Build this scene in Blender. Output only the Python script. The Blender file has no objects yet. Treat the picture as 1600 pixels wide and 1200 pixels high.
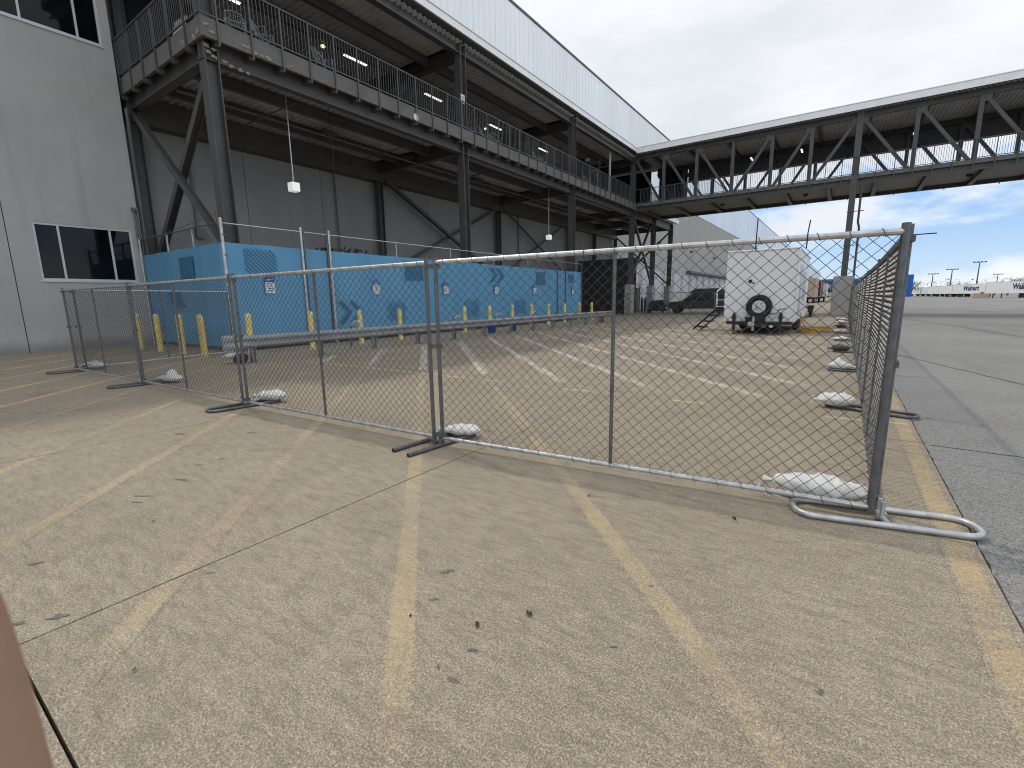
import bpy, math, random
from mathutils import Vector, Matrix, noise
random.seed(7)
R = math.radians
SC = bpy.context.scene
COL = SC.collection

# ------------------------------------------------------------------ camera
CAM_H = 1.5017
pitch, roll, yaw = R(10.226), R(-0.916), R(35.138)
F0 = Vector((-math.sin(yaw), math.cos(yaw), 0)); R0 = Vector((math.cos(yaw), math.sin(yaw), 0)); Z = Vector((0, 0, 1))
F = math.cos(pitch)*F0 - math.sin(pitch)*Z
U = math.cos(pitch)*Z + math.sin(pitch)*F0
RR = math.cos(roll)*R0 + math.sin(roll)*U
UU = math.cos(roll)*U - math.sin(roll)*R0
cam = bpy.data.cameras.new('camera'); camo = bpy.data.objects.new('camera', cam); COL.objects.link(camo)
M = Matrix((RR, UU, -F)).transposed().to_4x4(); M.translation = Vector((0, 0, CAM_H))
camo.matrix_world = M
cam.sensor_width = 36; cam.lens = 729.36/1600*36; cam.clip_start = 0.02; cam.clip_end = 5000
SC.camera = camo

# ------------------------------------------------------------------ sky, sun, exposure
SUNV = Vector((-0.6, 0.135, 1)).normalized()
el = math.asin(SUNV.z); rot = math.atan2(SUNV.x, SUNV.y)
W = bpy.data.worlds.new('World'); SC.world = W; W.use_nodes = True
nt = W.node_tree; N = nt.nodes; L = nt.links
bg = N['Background']
def nd(tree, typ, **k):
    n = tree.nodes.new(typ)
    for a, b in k.items():
        setattr(n, a, b)
    return n
def setin(n, **k):
    for a, b in k.items():
        n.inputs[a.replace('_', ' ')].default_value = b
def mth(tree, op, a, b=None, clamp=False):
    n = tree.nodes.new('ShaderNodeMath'); n.operation = op; n.use_clamp = clamp
    for i, v in enumerate((a, b)):
        if v is None: continue
        if isinstance(v, (int, float)): n.inputs[i].default_value = v
        else: tree.links.new(v, n.inputs[i])
    return n.outputs[0]
def mixc(tree, fac, a, b):
    n = tree.nodes.new('ShaderNodeMix'); n.data_type = 'RGBA'
    for i, v in ((0, fac), (6, a), (7, b)):
        if isinstance(v, (int, float)): n.inputs[i].default_value = v
        elif isinstance(v, tuple): n.inputs[i].default_value = (*v[:3], 1)
        else: tree.links.new(v, n.inputs[i])
    return n.outputs[2]
def ramp(tree, v, a, b):
    n = tree.nodes.new('ShaderNodeMapRange'); n.interpolation_type = 'SMOOTHSTEP'
    tree.links.new(v, n.inputs[0]); n.inputs[1].default_value = a; n.inputs[2].default_value = b
    return n.outputs[0]
sky = nd(nt, 'ShaderNodeTexSky', sky_type='NISHITA', sun_disc=False, sun_elevation=el, sun_rotation=rot)
sky.air_density = 1.0; sky.dust_density = 0.6; sky.ozone_density = 2.0
tc = nd(nt, 'ShaderNodeTexCoord'); sp = nd(nt, 'ShaderNodeSeparateXYZ'); L.new(tc.outputs['Generated'], sp.inputs[0])
zz = mth(nt, 'MAXIMUM', sp.outputs[2], 0.0)
cb = nd(nt, 'ShaderNodeCombineXYZ')
L.new(sp.outputs[0], cb.inputs[0]); L.new(sp.outputs[1], cb.inputs[1]); L.new(mth(nt, 'MULTIPLY', sp.outputs[2], 2.6), cb.inputs[2])
def wn(scale, det, off, rough=.55):
    mp = nd(nt, 'ShaderNodeMapping'); mp.inputs['Location'].default_value = off; L.new(cb.outputs[0], mp.inputs[0])
    n = nd(nt, 'ShaderNodeTexNoise'); n.inputs['Scale'].default_value = scale; n.inputs['Detail'].default_value = det
    n.inputs['Roughness'].default_value = rough; L.new(mp.outputs[0], n.inputs['Vector']); return n.outputs[0]
n1 = wn(3.2, 8, (3.1, 1.7, 0), .5); n2 = wn(9, 9, (7.0, 2.2, 4.0), .6); n3 = wn(3.0, 6, (1.0, 9.0, 2.0))
cov = mth(nt, 'ADD', mth(nt, 'MULTIPLY', n1, .72), mth(nt, 'MULTIPLY', n2, .28))
cov = mth(nt, 'ADD', cov, mth(nt, 'MULTIPLY', ramp(nt, zz, .15, .30), .45))
mask = ramp(nt, cov, .475, .60)
shade = ramp(nt, n3, .30, .72)
cl = mixc(nt, shade, (5.9, 6.15, 6.5), (7.5, 7.65, 7.85))
rim = ramp(nt, cov, .48, .62)
cl = mixc(nt, rim, (8.1, 8.2, 8.3), cl)
skc = nd(nt, 'ShaderNodeVectorMath', operation='MULTIPLY'); L.new(sky.outputs[0], skc.inputs[0]); skc.inputs[1].default_value = (1.15, 1.15, 1.15)
haz = mixc(nt, mth(nt, 'MULTIPLY', ramp(nt, zz, .14, 0.0), .8), (2.7, 4.5, 7.2), (5.2, 6.5, 7.8))
haz = mixc(nt, .15, haz, skc.outputs[0])
L.new(mixc(nt, mth(nt, 'MULTIPLY', mask, .96), haz, cl), bg.inputs[0]); bg.inputs[1].default_value = 0.1
sun = bpy.data.lights.new('sun', 'SUN'); sun.energy = 1.05; sun.angle = R(2.2); sun.color = (1, .95, .87)
suno = bpy.data.objects.new('sun', sun); COL.objects.link(suno); suno.rotation_euler = SUNV.to_track_quat('Z', 'Y').to_euler()
suno.location = SUNV*200
SC.view_settings.view_transform = 'Standard'; SC.view_settings.look = 'None'; SC.view_settings.exposure = 0.40
SC.view_settings.gamma = 1; SC.view_settings.use_curve_mapping = False
SC.cycles.pixel_filter_type = 'BLACKMAN_HARRIS'; SC.cycles.filter_width = 1.05; SC.cycles.max_bounces = 8; SC.cycles.transparent_max_bounces = 16

# ------------------------------------------------------------------ materials
def newmat(name):
    m = bpy.data.materials.new(name); m.use_nodes = True
    return m, m.node_tree, m.node_tree.nodes['Principled BSDF']
def pos(t):
    return t.nodes.new('ShaderNodeNewGeometry').outputs['Position']
def tnoise(t, vec, scale, det=4, rough=.55, stretch=None):
    if stretch:
        mp = t.nodes.new('ShaderNodeMapping'); mp.inputs['Scale'].default_value = stretch[:3]
        if len(stretch) > 3: mp.inputs['Rotation'].default_value = (0, 0, stretch[3])
        t.links.new(vec, mp.inputs[0]); vec = mp.outputs[0]
    n = t.nodes.new('ShaderNodeTexNoise'); n.inputs['Scale'].default_value = scale; n.inputs['Detail'].default_value = det
    n.inputs['Roughness'].default_value = rough; t.links.new(vec, n.inputs['Vector']); return n.outputs[0]
def bump(t, b, h, strength, dist):
    n = t.nodes.new('ShaderNodeBump'); n.inputs['Strength'].default_value = strength; n.inputs['Distance'].default_value = dist
    t.links.new(h, n.inputs['Height']); t.links.new(n.outputs[0], b.inputs['Normal'])
def mat(name, col, rough=.6, metal=0, var=.15, scale=3, bmp=0, bdist=.01, dirt=None, spec=.5, streak=None, objvar=0):
    m, t, b = newmat(name)
    P = pos(t)
    n = tnoise(t, P, scale, 6, .6, streak)
    n = ramp(t, n, .25, .75)
    lo = tuple(c*(1-var) for c in col); hi = tuple(min(1, c*(1+var)) for c in col)
    c = mixc(t, n, lo, hi)
    if dirt:
        d = tnoise(t, P, scale*2.3, 8, .7)
        c = mixc(t, mth(t, 'MULTIPLY', ramp(t, d, .55, .72), dirt[1]), c, dirt[0])
    if objvar:
        oi = t.nodes.new('ShaderNodeObjectInfo')
        v = mth(t, 'ADD', mth(t, 'MULTIPLY', oi.outputs['Random'], objvar), 1-objvar/2)
        vm = t.nodes.new('ShaderNodeVectorMath'); vm.operation = 'SCALE'; t.links.new(c, vm.inputs[0]); t.links.new(v, vm.inputs[3]); c = vm.outputs[0]
    t.links.new(c, b.inputs['Base Color'])
    b.inputs['Roughness'].default_value = rough; b.inputs['Metallic'].default_value = metal
    b.inputs['Specular IOR Level'].default_value = spec
    if bmp: bump(t, b, tnoise(t, P, scale*12, 5, .6), bmp, bdist)
    return m
def concrete_color(t, P):
    big = ramp(t, tnoise(t, P, .35, 5, .6), .3, .7)
    mid = ramp(t, tnoise(t, P, 2.2, 6, .65), .3, .72)
    c = mixc(t, big, (0.299, 0.248, 0.183), (0.382, 0.323, 0.242))
    c = mixc(t, mth(t, 'MULTIPLY', mid, .45), c, (0.243, 0.201, 0.149))
    broom = tnoise(t, P, 16, 6, .7, (.16, 1.3, 1, R(-6)))
    c = mixc(t, mth(t, 'MULTIPLY', ramp(t, broom, .45, .72), .22), c, (0.486, 0.411, 0.311))
    c = mixc(t, mth(t, 'MULTIPLY', ramp(t, broom, .5, .26), .22), c, (0.164, 0.136, 0.099))
    fine = tnoise(t, P, 130, 3, .85)
    c = mixc(t, mth(t, 'MULTIPLY', ramp(t, fine, .50, .64), .85), c, (0.694, 0.601, 0.463))
    c = mixc(t, mth(t, 'MULTIPLY', ramp(t, fine, .50, .36), .85), c, (0.118, 0.096, 0.070))
    f2 = tnoise(t, P, 48, 4, .75)
    c = mixc(t, mth(t, 'MULTIPLY', ramp(t, f2, .54, .36), .40), c, (0.137, 0.114, 0.086))
    c = mixc(t, mth(t, 'MULTIPLY', ramp(t, f2, .55, .68), .32), c, (0.606, 0.550, 0.439))
    f3 = tnoise(t, P, 11, 6, .75, (.55, 1.5, 1, R(-6)))
    c = mixc(t, mth(t, 'MULTIPLY', ramp(t, f3, .52, .38), .38), c, (0.170, 0.143, 0.112))
    c = mixc(t, mth(t, 'MULTIPLY', ramp(t, f3, .55, .68), .28), c, (0.580, 0.503, 0.398))
    dk = tnoise(t, P, .9, 8, .75)
    c = mixc(t, mth(t, 'MULTIPLY', ramp(t, dk, .54, .72), .42), c, (0.146, 0.121, 0.091))
    st = tnoise(t, P, 1.1, 8, .7, (1.0, .12, 1, R(-45)))
    c = mixc(t, mth(t, 'MULTIPLY', ramp(t, st, .60, .74), .30), c, (0.180, 0.159, 0.129))
    sep = t.nodes.new('ShaderNodeSeparateXYZ'); t.links.new(P, sep.inputs[0])
    # traffic dirt lies thicker in the used bays behind the fence
    far = mth(t, 'MULTIPLY', ramp(t, sep.outputs[1], 4, 9), ramp(t, tnoise(t, P, .55, 7, .7), .42, .66))
    c = mixc(t, mth(t, 'MULTIPLY', far, .42), c, (0.163, 0.143, 0.118))
    return c, fine, broom
def concrete(name, paint=None, lo=.42, hi=.58, amount=.8):
    m, t, b = newmat(name); P = pos(t)
    c, fine, broom = concrete_color(t, P)
    oi = t.nodes.new('ShaderNodeObjectInfo')
    if paint is None:
        v = mth(t, 'ADD', mth(t, 'MULTIPLY', oi.outputs['Random'], .0), 1)
        vm = t.nodes.new('ShaderNodeVectorMath'); vm.operation = 'SCALE'; t.links.new(c, vm.inputs[0]); t.links.new(v, vm.inputs[3]); c = vm.outputs[0]
    else:
        w = mth(t, 'ADD', mth(t, 'MULTIPLY', tnoise(t, P, 1.3, 4, .6), .5), mth(t, 'MULTIPLY', tnoise(t, P, 60, 5, .75), .5))
        # paint fades out towards the ends / edges of each stripe (UV based wear)
        uv = t.nodes.new('ShaderNodeUVMap'); s = t.nodes.new('ShaderNodeSeparateXYZ'); t.links.new(uv.outputs[0], s.inputs[0])
        ex = ramp(t, mth(t, 'SUBTRACT', .5, mth(t, 'ABSOLUTE', mth(t, 'SUBTRACT', s.outputs[1], .5))), 0, .18)
        ey = ramp(t, mth(t, 'SUBTRACT', .5, mth(t, 'ABSOLUTE', mth(t, 'SUBTRACT', s.outputs[0], .5))), 0, .12)
        w = mth(t, 'ADD', w, mth(t, 'MULTIPLY', mth(t, 'SUBTRACT', mth(t, 'MULTIPLY', ex, ey), 1), .22))
        c = mixc(t, mth(t, 'MULTIPLY', ramp(t, w, lo, hi), amount), c, paint)
    t.links.new(c, b.inputs['Base Color']); b.inputs['Roughness'].default_value = .85; b.inputs['Specular IOR Level'].default_value = .3
    h = mth(t, 'ADD', mth(t, 'MULTIPLY', fine, .5), broom)
    bump(t, b, h, .55, .004)
    return m
def asphalt():
    m, t, b = newmat('asphalt'); P = pos(t)
    v = t.nodes.new('ShaderNodeTexVoronoi'); v.inputs['Scale'].default_value = 110; t.links.new(P, v.inputs['Vector'])
    big = ramp(t, tnoise(t, P, .25, 6, .65), .3, .7)
    c = mixc(t, big, (.215, .208, .20), (.285, .277, .267))
    hs = t.nodes.new('ShaderNodeSeparateColor'); t.links.new(v.outputs['Color'], hs.inputs[0])
    c = mixc(t, mth(t, 'MULTIPLY', ramp(t, hs.outputs[0], .45, 1), .5), c, (.48, .47, .455))
    c = mixc(t, mth(t, 'MULTIPLY', ramp(t, hs.outputs[1], .6, 1), .55), c, (.055, .054, .053))
    # tar seams and tyre streaks
    s = tnoise(t, P, .5, 5, .6, (1.0, .05, 1, R(25)))
    c = mixc(t, mth(t, 'MULTIPLY', ramp(t, s, .56, .70), .35), c, (.07, .07, .07))
    s2 = tnoise(t, P, .4, 5, .6, (.04, 1.0, 1, R(8)))
    c = mixc(t, mth(t, 'MULTIPLY', ramp(t, s2, .58, .72), .35), c, (.29, .283, .272))
    t.links.new(c, b.inputs['Base Color']); b.inputs['Roughness'].default_value = .9; b.inputs['Specular IOR Level'].default_value = .3
    bump(t, b, mth(t, 'ADD', mth(t, 'MULTIPLY', v.outputs['Distance'], -1), tnoise(t, P, 40, 3)), .6, .006)
    return m
MT = {}
MT['concrete'] = concrete('pavement_concrete')
MT['yellow'] = concrete('worn_yellow_paint', (.64, .49, .25), .38, .60, .36)
MT['yellow2'] = concrete('fresh_yellow_paint', (.72, .56, .28), .36, .56, .66)
MT['white_line'] = concrete('worn_white_paint', (.68, .63, .56), .36, .56, .58)
MT['orange_edge'] = concrete('orange_edge_paint', (.66, .47, .22), .38, .62, .50)
MT['stain'] = mat('oil_stain', (.15, .135, .12), .7, var=.5, scale=80)
MT['asphalt'] = asphalt()
MT['soil'] = mat('dark_soil', (.035, .03, .026), .95)
MT['seam'] = mat('tar_seam', (.03, .03, .03), .6, var=.3)
def wallmat(name, k):
    m, t, b = newmat(name); P = pos(t)
    c = mixc(t, ramp(t, tnoise(t, P, .5, 6, .6), .3, .7), (.44*k, .432*k, .415*k), (.50*k, .49*k, .47*k))
    st = tnoise(t, P, 2.2, 6, .65, (1, 1, .05)); c = mixc(t, mth(t, 'MULTIPLY', ramp(t, st, .52, .72), .22), c, (.27*k, .26*k, .245*k))
    fn = tnoise(t, P, 30, 4, .7); c = mixc(t, mth(t, 'MULTIPLY', ramp(t, fn, .5, .66), .12), c, (.30*k, .29*k, .28*k))
    sep = t.nodes.new('ShaderNodeSeparateXYZ'); t.links.new(P, sep.inputs[0])
    gr = mth(t, 'MULTIPLY', ramp(t, mth(t, 'SUBTRACT', sep.outputs[2], mth(t, 'MULTIPLY', tnoise(t, P, 1.6, 5, .7), .6)), .25, -.25), .6)
    c = mixc(t, gr, c, (.19*k, .175*k, .155*k))
    t.links.new(c, b.inputs['Base Color']); b.inputs['Roughness'].default_value = .85; bump(t, b, tnoise(t, P, 35, 5, .65), .35, .004); return m
MT['precast'] = wallmat('precast_wall_paint', 1.0); MT['precast_shaded'] = wallmat('shaded_precast_paint', .74)  # second is the same wall paint with the recess shade darkened into its colour
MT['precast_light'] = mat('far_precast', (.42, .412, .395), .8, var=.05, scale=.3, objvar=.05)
MT['core'] = mat('dark_joint', (.05, .05, .05), .9)
MT['cladding'] = mat('metal_cladding', (.86, .885, .90), .42, .65, var=.05, scale=.3, streak=(1, 1, .1), objvar=.05)
MT['trim'] = mat('white_metal_trim', (.88, .88, .87), .4, .4, var=.05, scale=2)
MT['trim_dark'] = mat('dark_metal_coping', (.12, .12, .125), .5, .2)
MT['steel'] = mat('painted_grey_steel', (.095, .091, .089), .5, .1, var=.14, scale=1.5, bmp=.1, bdist=.002, dirt=((.05, .045, .042), .4))
MT['rail'] = mat('railing_paint', (.10, .096, .096), .45, .2, var=.1)
MT['deckmetal'] = mat('galvanised_deck', (.62, .62, .60), .55, .3, var=.15, scale=1)
MT['soffit'] = mat('bridge_soffit', (.24, .235, .215), .8, var=.1)
MT['slab'] = mat('fascia_concrete', (.155, .148, .14), .75, var=.15, scale=2, dirt=((.2, .18, .15), .3))
MT['spall'] = mat('spalled_concrete', (.33, .27, .20), .9, var=.3, scale=20, bmp=.6, bdist=.01)
MT['pier'] = mat('pier_concrete', (.40, .385, .36), .85, var=.12, scale=2, bmp=.2)
MT['blue'] = mat('blue_windscreen', (.16, .43, .68), .75, var=.10, scale=.9, streak=(1, 1, .15), bmp=.15, dirt=((.10, .30, .50), .25))
MT['bluedark'] = mat('dark_blue_print', (.06, .20, .36), .75, var=.12, scale=4)
MT['galv'] = mat('galvanised_pipe', (.60, .61, .62), .42, .75, var=.22, scale=9, dirt=((.28, .22, .16), .3))
MT['galvdull'] = mat('dull_galvanised_pipe', (.165, .168, .175), .5, .6, var=.25, scale=14, dirt=((.13, .12, .115), .5))
MT['wire'] = mat('galvanised_wire', (.085, .087, .09), .42, .5, var=.2, scale=20)
MT['rust'] = mat('rusty_clamp', (.17, .14, .11), .7, .3, var=.3, scale=30)
MT['guard'] = mat('galvanised_guardrail', (.36, .365, .38), .5, .6, var=.15, scale=2, dirt=((.12, .12, .125), .4))
MT['bollard'] = mat('bollard_yellow', (.70, .53, .17), .6, var=.14, scale=5, dirt=((.30, .24, .15), .6))
MT['bollardtop'] = mat('bollard_cap', (.72, .64, .40), .6, var=.1, scale=10)
MT['bag'] = mat('white_woven_sack', (.72, .71, .69), .75, var=.08, scale=6, bmp=.4, bdist=.004, dirt=((.36, .31, .25), .6))
MT['bagdark'] = mat('dark_green_sack', (.06, .065, .055), .8, var=.3, scale=12)
MT['white'] = mat('white_painted_metal', (.88, .885, .89), .35, var=.03, scale=1.5, dirt=((.65, .64, .62), .08))
MT['whitetrim'] = mat('white_trailer_trim', (.90, .90, .90), .3, .2, var=.04)
MT['greyside'] = mat('pale_grey_panel', (.50, .51, .53), .4, .1, var=.06)
MT['black'] = mat('black_paint', (.012, .012, .013), .35, var=.3)
MT['blackrub'] = mat('black_rubber', (.018, .018, .018), .8, var=.3, bmp=.3)
MT['tarp'] = mat('black_tarpaulin', (.02, .021, .024), .6, var=.4, scale=8, bmp=.5, bdist=.03)
MT['chrome'] = mat('chrome', (.7, .7, .7), .15, .9, var=.1)
MT['hose'] = mat('yellow_hose', (.55, .33, .04), .55, var=.25, scale=20)
MT['red'] = mat('red_plastic', (.45, .04, .03), .4)
MT['bluep'] = mat('blue_plastic', (.01, .06, .22), .5)
MT['bluebox'] = mat('bright_blue_panel', (.02, .14, .50), .5)
MT['navy'] = mat('navy_lettering', (.01, .035, .16), .6)
MT['maroon'] = mat('maroon_panel', (.13, .03, .03), .6)
MT['tan'] = mat('tan_panel', (.52, .42, .30), .7)
MT['leaf'] = mat('dry_leaf', (.05, .025, .012), .8, var=.4, scale=60)
MT['leafred'] = mat('red_leaf', (.45, .10, .05), .7, var=.3, scale=60)
MT['bark'] = mat('bark', (.10, .085, .07), .9, var=.2)
MT['twig'] = mat('twigs', (.11, .095, .07), .9, var=.3, scale=.4)
MT['evergreen'] = mat('dull_evergreen', (.07, .07, .05), .9, var=.4, scale=.3)
MT['skin'] = mat('skin', (.36, .22, .15), .5, var=.06, scale=25, bmp=.1, bdist=.0006)
MT['skin'].node_tree.nodes['Principled BSDF'].inputs['Subsurface Weight'].default_value = .15
MT['skin'].node_tree.nodes['Principled BSDF'].inputs['Subsurface Radius'].default_value = (.008, .003, .0015)
MT['nail'] = mat('fingernail', (.55, .33, .27), .3, var=.03)
MT['sleeve'] = mat('dark_sleeve', (.03, .035, .05), .9, var=.2, scale=40)
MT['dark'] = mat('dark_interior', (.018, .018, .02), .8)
MT['screen'] = mat('black_mesh_screen', (.05, .048, .048), .85, var=.25, scale=3)
MT['frame'] = mat('white_window_frame', (.62, .63, .63), .4, .1, var=.04)
MT['chair'] = mat('grey_wire_chair', (.34, .35, .37), .4, .5, var=.1)
MT['signwhite'] = mat('white_sign', (.75, .75, .76), .5, var=.02)
MT['signblue'] = mat('blue_sign', (.03, .08, .33), .5)
m, t, b = newmat('dark_glass')
b.inputs['Base Color'].default_value = (.006, .008, .011, 1); b.inputs['Roughness'].default_value = .04; b.inputs['IOR'].default_value = 1.5
tr = t.nodes.new('ShaderNodeBsdfTransparent'); tr.inputs[0].default_value = (.5, .55, .6, 1); mx = t.nodes.new('ShaderNodeMixShader'); mx.inputs[0].default_value = .55
t.links.new(tr.outputs[0], mx.inputs[1]); t.links.new(b.outputs[0], mx.inputs[2]); t.links.new(mx.outputs[0], t.nodes['Material Output'].inputs[0])
MT['glass'] = m
m, t, b = newmat('lit_lamp'); b.inputs['Emission Color'].default_value = (1, .97, .9, 1); b.inputs['Emission Strength'].default_value = 1.3; b.inputs['Base Color'].default_value = (.8, .8, .8, 1); MT['lamp'] = m
m, t, b = newmat('pendant_diffuser'); b.inputs['Emission Color'].default_value = (1, .98, .88, 1); b.inputs['Emission Strength'].default_value = .35; b.inputs['Base Color'].default_value = (.8, .8, .76, 1); MT['lampbox'] = m
m, t, b = newmat('warm_lamp'); b.inputs['Emission Color'].default_value = (1, .8, .4, 1); b.inputs['Emission Strength'].default_value = 1.6; MT['lampwarm'] = m

# ------------------------------------------------------------------ mesh builder
class MB:
    def __init__(s): s.v = []; s.f = []; s.mi = []; s.uv = None
    def add(s, vs, fs, mi=0):
        o = len(s.v); s.v += [tuple(v) for v in vs]; s.f += [tuple(i+o for i in f) for f in fs]; s.mi += [mi]*len(fs); return s
    def box(s, x0, x1, y0, y1, z0, z1, mi=0):
        vs = [(x, y, z) for x in (x0, x1) for y in (y0, y1) for z in (z0, z1)]
        return s.add(vs, [(0, 1, 3, 2), (4, 6, 7, 5), (0, 4, 5, 1), (2, 3, 7, 6), (0, 2, 6, 4), (1, 5, 7, 3)], mi)
    def bar(s, p, q, w, h, up=(0, 0, 1), mi=0):
        p = Vector(p); q = Vector(q); d = (q-p).normalized(); up = Vector(up)
        if abs(d.dot(up)) > .99: up = Vector((0, 1, 0))
        a = d.cross(up).normalized(); b = a.cross(d).normalized()
        vs = [e + a*(sx*w/2) + b*(sz*h/2) for e in (p, q) for sx, sz in ((-1, -1), (1, -1), (1, 1), (-1, 1))]
        return s.add(vs, [(3, 2, 1, 0), (4, 5, 6, 7), (0, 1, 5, 4), (1, 2, 6, 5), (2, 3, 7, 6), (3, 0, 4, 7)], mi)
    def ibeam(s, p, q, w, h, tf=.03, tw=.02, up=(0, 0, 1)):
        p = Vector(p); q = Vector(q); d = (q-p).normalized(); up = Vector(up)
        a = d.cross(up).normalized(); b = a.cross(d).normalized()
        pr = [(-w/2, -h/2), (w/2, -h/2), (w/2, -h/2+tf), (tw/2, -h/2+tf), (tw/2, h/2-tf), (w/2, h/2-tf), (w/2, h/2), (-w/2, h/2), (-w/2, h/2-tf), (-tw/2, h/2-tf), (-tw/2, -h/2+tf), (-w/2, -h/2+tf)]
        n = 12; vs = [e + a*x + b*y for e in (p, q) for x, y in pr]
        fs = [(i, (i+1) % n, n+(i+1) % n, n+i) for i in range(n)]
        for o in (0, n):
            for f in ((0, 1, 2, 11), (11, 2, 3, 10), (10, 3, 4, 9), (9, 4, 5, 8), (8, 5, 6, 7)):
                fs.append(tuple(o+i for i in f))
        return s.add(vs, fs)
    def tube(s, pts, r, n=8, cap=True, closed=False, mi=0, hollow=False):
        pts = [Vector(p) for p in pts]; k = len(pts); vs = []; fs = []
        rr = r if isinstance(r, (list, tuple)) else [r]*k
        ref = None
        for i, p in enumerate(pts):
            if closed: d = pts[(i+1) % k]-pts[i-1]
            else: d = pts[min(i+1, k-1)]-pts[max(i-1, 0)]
            d.normalize()
            if ref is None: ref = Vector((0, 0, 1)) if abs(d.z) < .9 else Vector((1, 0, 0))
            a = d.cross(ref)
            if a.length < 1e-4: a = d.cross(Vector((0, 1, .1)))
            a.normalize(); b = a.cross(d).normalized(); ref = b
            for j in range(n):
                t = 2*math.pi*j/n; vs.append(p + a*(math.cos(t)*rr[i]) + b*(math.sin(t)*rr[i]))
        m = k if closed else k-1
        for i in range(m):
            i2 = (i+1) % k
            for j in range(n):
                j2 = (j+1) % n; fs.append((i*n+j, i*n+j2, i2*n+j2, i2*n+j))
        if cap and not closed:
            fs.append(tuple(range(n-1, -1, -1))); fs.append(tuple((k-1)*n+j for j in range(n)))
        return s.add(vs, fs, mi)
    def lathe(s, prof, n=16, c=(0, 0, 0), axis='z', mi=0):
        vs = []; fs = []
        for (r, h) in prof:
            for j in range(n):
                t = 2*math.pi*j/n; x, y = r*math.cos(t), r*math.sin(t)
                v = (x, y, h) if axis == 'z' else ((h, x, y) if axis == 'x' else (x, h, y))
                vs.append((v[0]+c[0], v[1]+c[1], v[2]+c[2]))
        for i in range(len(prof)-1):
            for j in range(n):
                j2 = (j+1) % n; fs.append((i*n+j, i*n+j2, (i+1)*n+j2, (i+1)*n+j))
        fs.append(tuple(range(n))); fs.append(tuple((len(prof)-1)*n+j for j in range(n)))
        return s.add(vs, fs, mi)
    def mesh(s, name, smooth=False, bevel=0):
        me = bpy.data.meshes.new(name); me.from_pydata(s.v, [], s.f)
        me.validate(clean_customdata=False)
        if smooth: me.polygons.foreach_set('use_smooth', [True]*len(me.polygons))
        return me
def link(name, me, mats, parent=None, loc=None, rz=0, **pr):
    o = bpy.data.objects.new(name, me); COL.objects.link(o)
    if me is not None and mats is not None and len(me.materials) == 0:
        for m in (mats if isinstance(mats, (list, tuple)) else [mats]): me.materials.append(MT[m])
        if len(me.materials) > 1: pass
    if parent: o.parent = parent
    if loc: o.location = loc
    if rz: o.rotation_euler = (0, 0, rz)
    for k, v in pr.items(): o[k] = v
    return o
def obj(name, mb, mats, parent=None, smooth=False, bevel=0, **pr):
    me = mb.mesh(name, smooth)
    if isinstance(mats, (list, tuple)) and len(mats) > 1:
        me.polygons.foreach_set('material_index', mb.mi[:len(me.polygons)])
    o = link(name, me, mats, parent, **pr)
    if bevel:
        bv = o.modifiers.new('bevel', 'BEVEL'); bv.width = bevel; bv.segments = 2; bv.limit_method = 'ANGLE'
    if smooth:
        for p in me.polygons: pass
    return o
def smooth_angle(o, a=40):
    me = o.data
    try:
        me.set_sharp_from_angle(angle=R(a))
    except Exception: pass
def thing(name, label, cat, loc=(0, 0, 0), rz=0, group=None):
    o = bpy.data.objects.new(name, None); COL.objects.link(o); o.location = loc; o.rotation_euler = (0, 0, rz)
    o.empty_display_size = .2
    o['label'] = label; o['category'] = cat
    if group: o['group'] = group
    return o
def tag(o, label, cat, group=None):
    o['label'] = label; o['category'] = cat
    if group: o['group'] = group
    return o
def copy_tree(o, loc, rz, label=None, parent=None):
    c = o.copy(); COL.objects.link(c)
    if parent is not None: c.parent = parent
    else: c.location = loc; c.rotation_euler = (0, 0, rz)
    if label: c['label'] = label
    for ch in list(o.children): copy_tree(ch, None, None, None, c)
    return c
def struct(o): o['kind'] = 'structure'; return o

# ------------------------------------------------------------------ ground
XE = 0.79
g = MB().box(-1500, 2500, -400, 4000, -.5, -.13); struct(obj('ground', g, 'soil'))
# asphalt lot with a ragged edge
mb = MB(); ys = [-60+.0*i for i in range(0)]
ys = []; y = -30.0
while y < 60: ys.append(y); y += .06 if -1 < y < 14 else .5
ys += [80, 120, 200, 400, 900, 2500]; ys.insert(0, -200)
vs = []; fs = []
for i, y in enumerate(ys):
    j = .012*noise.noise(Vector((y*9, 0, 0)))+.008*noise.noise(Vector((y*31, 3, 0)))
    vs += [(XE+.016+j, y, -.012), (XE+.016+j, y, -.13), (900, y, -.012)]
for i in range(len(ys)-1):
    a = 3*i; fs += [(a, a+2, a+5, a+3), (a+1, a, a+3, a+4)]
struct(obj('asphalt_lot', MB().add(vs, fs), 'asphalt'))
mb = MB().box(-700, -23.3, -200, 2500, -.12, -.06); struct(obj('far_ground', mb, 'asphalt'))
pave = struct(thing('pavement', '', '')); del pave['label']; del pave['category']
xs = [-22.2]+[XE-0.02-3.66*k-.02 for k in range(5, -1, -1)]
xs = [-22.2, -17.59, -13.93, -10.27, -6.62, -2.92, XE]
xsj = [-22.2, -17.6, -13.95, -10.28, -6.62, -2.92, XE]
yj = [-11.5, -5.65, .22, 6.13, 12.0, 17.9, 23.8, 29.7, 35.6, 41.5, 47.4, 53.3]
for a in range(6):
    for b_ in range(len(yj)-1):
        g_ = .006
        bx = MB().box(xsj[a]+g_, xsj[a+1]-(g_ if a < 5 else 0), yj[b_]+g_, yj[b_+1]-g_, -.13, 0)
        obj('concrete_slab', bx, 'concrete', pave)
obj('joint_filler', MB().box(-22.2, XE-.01, -11.5, 53.3, -.129, -.05), 'soil', pave)
obj('far_apron', MB().box(-23.2, XE, 53.305, 420, -.13, -.001), 'concrete', pave)
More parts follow.
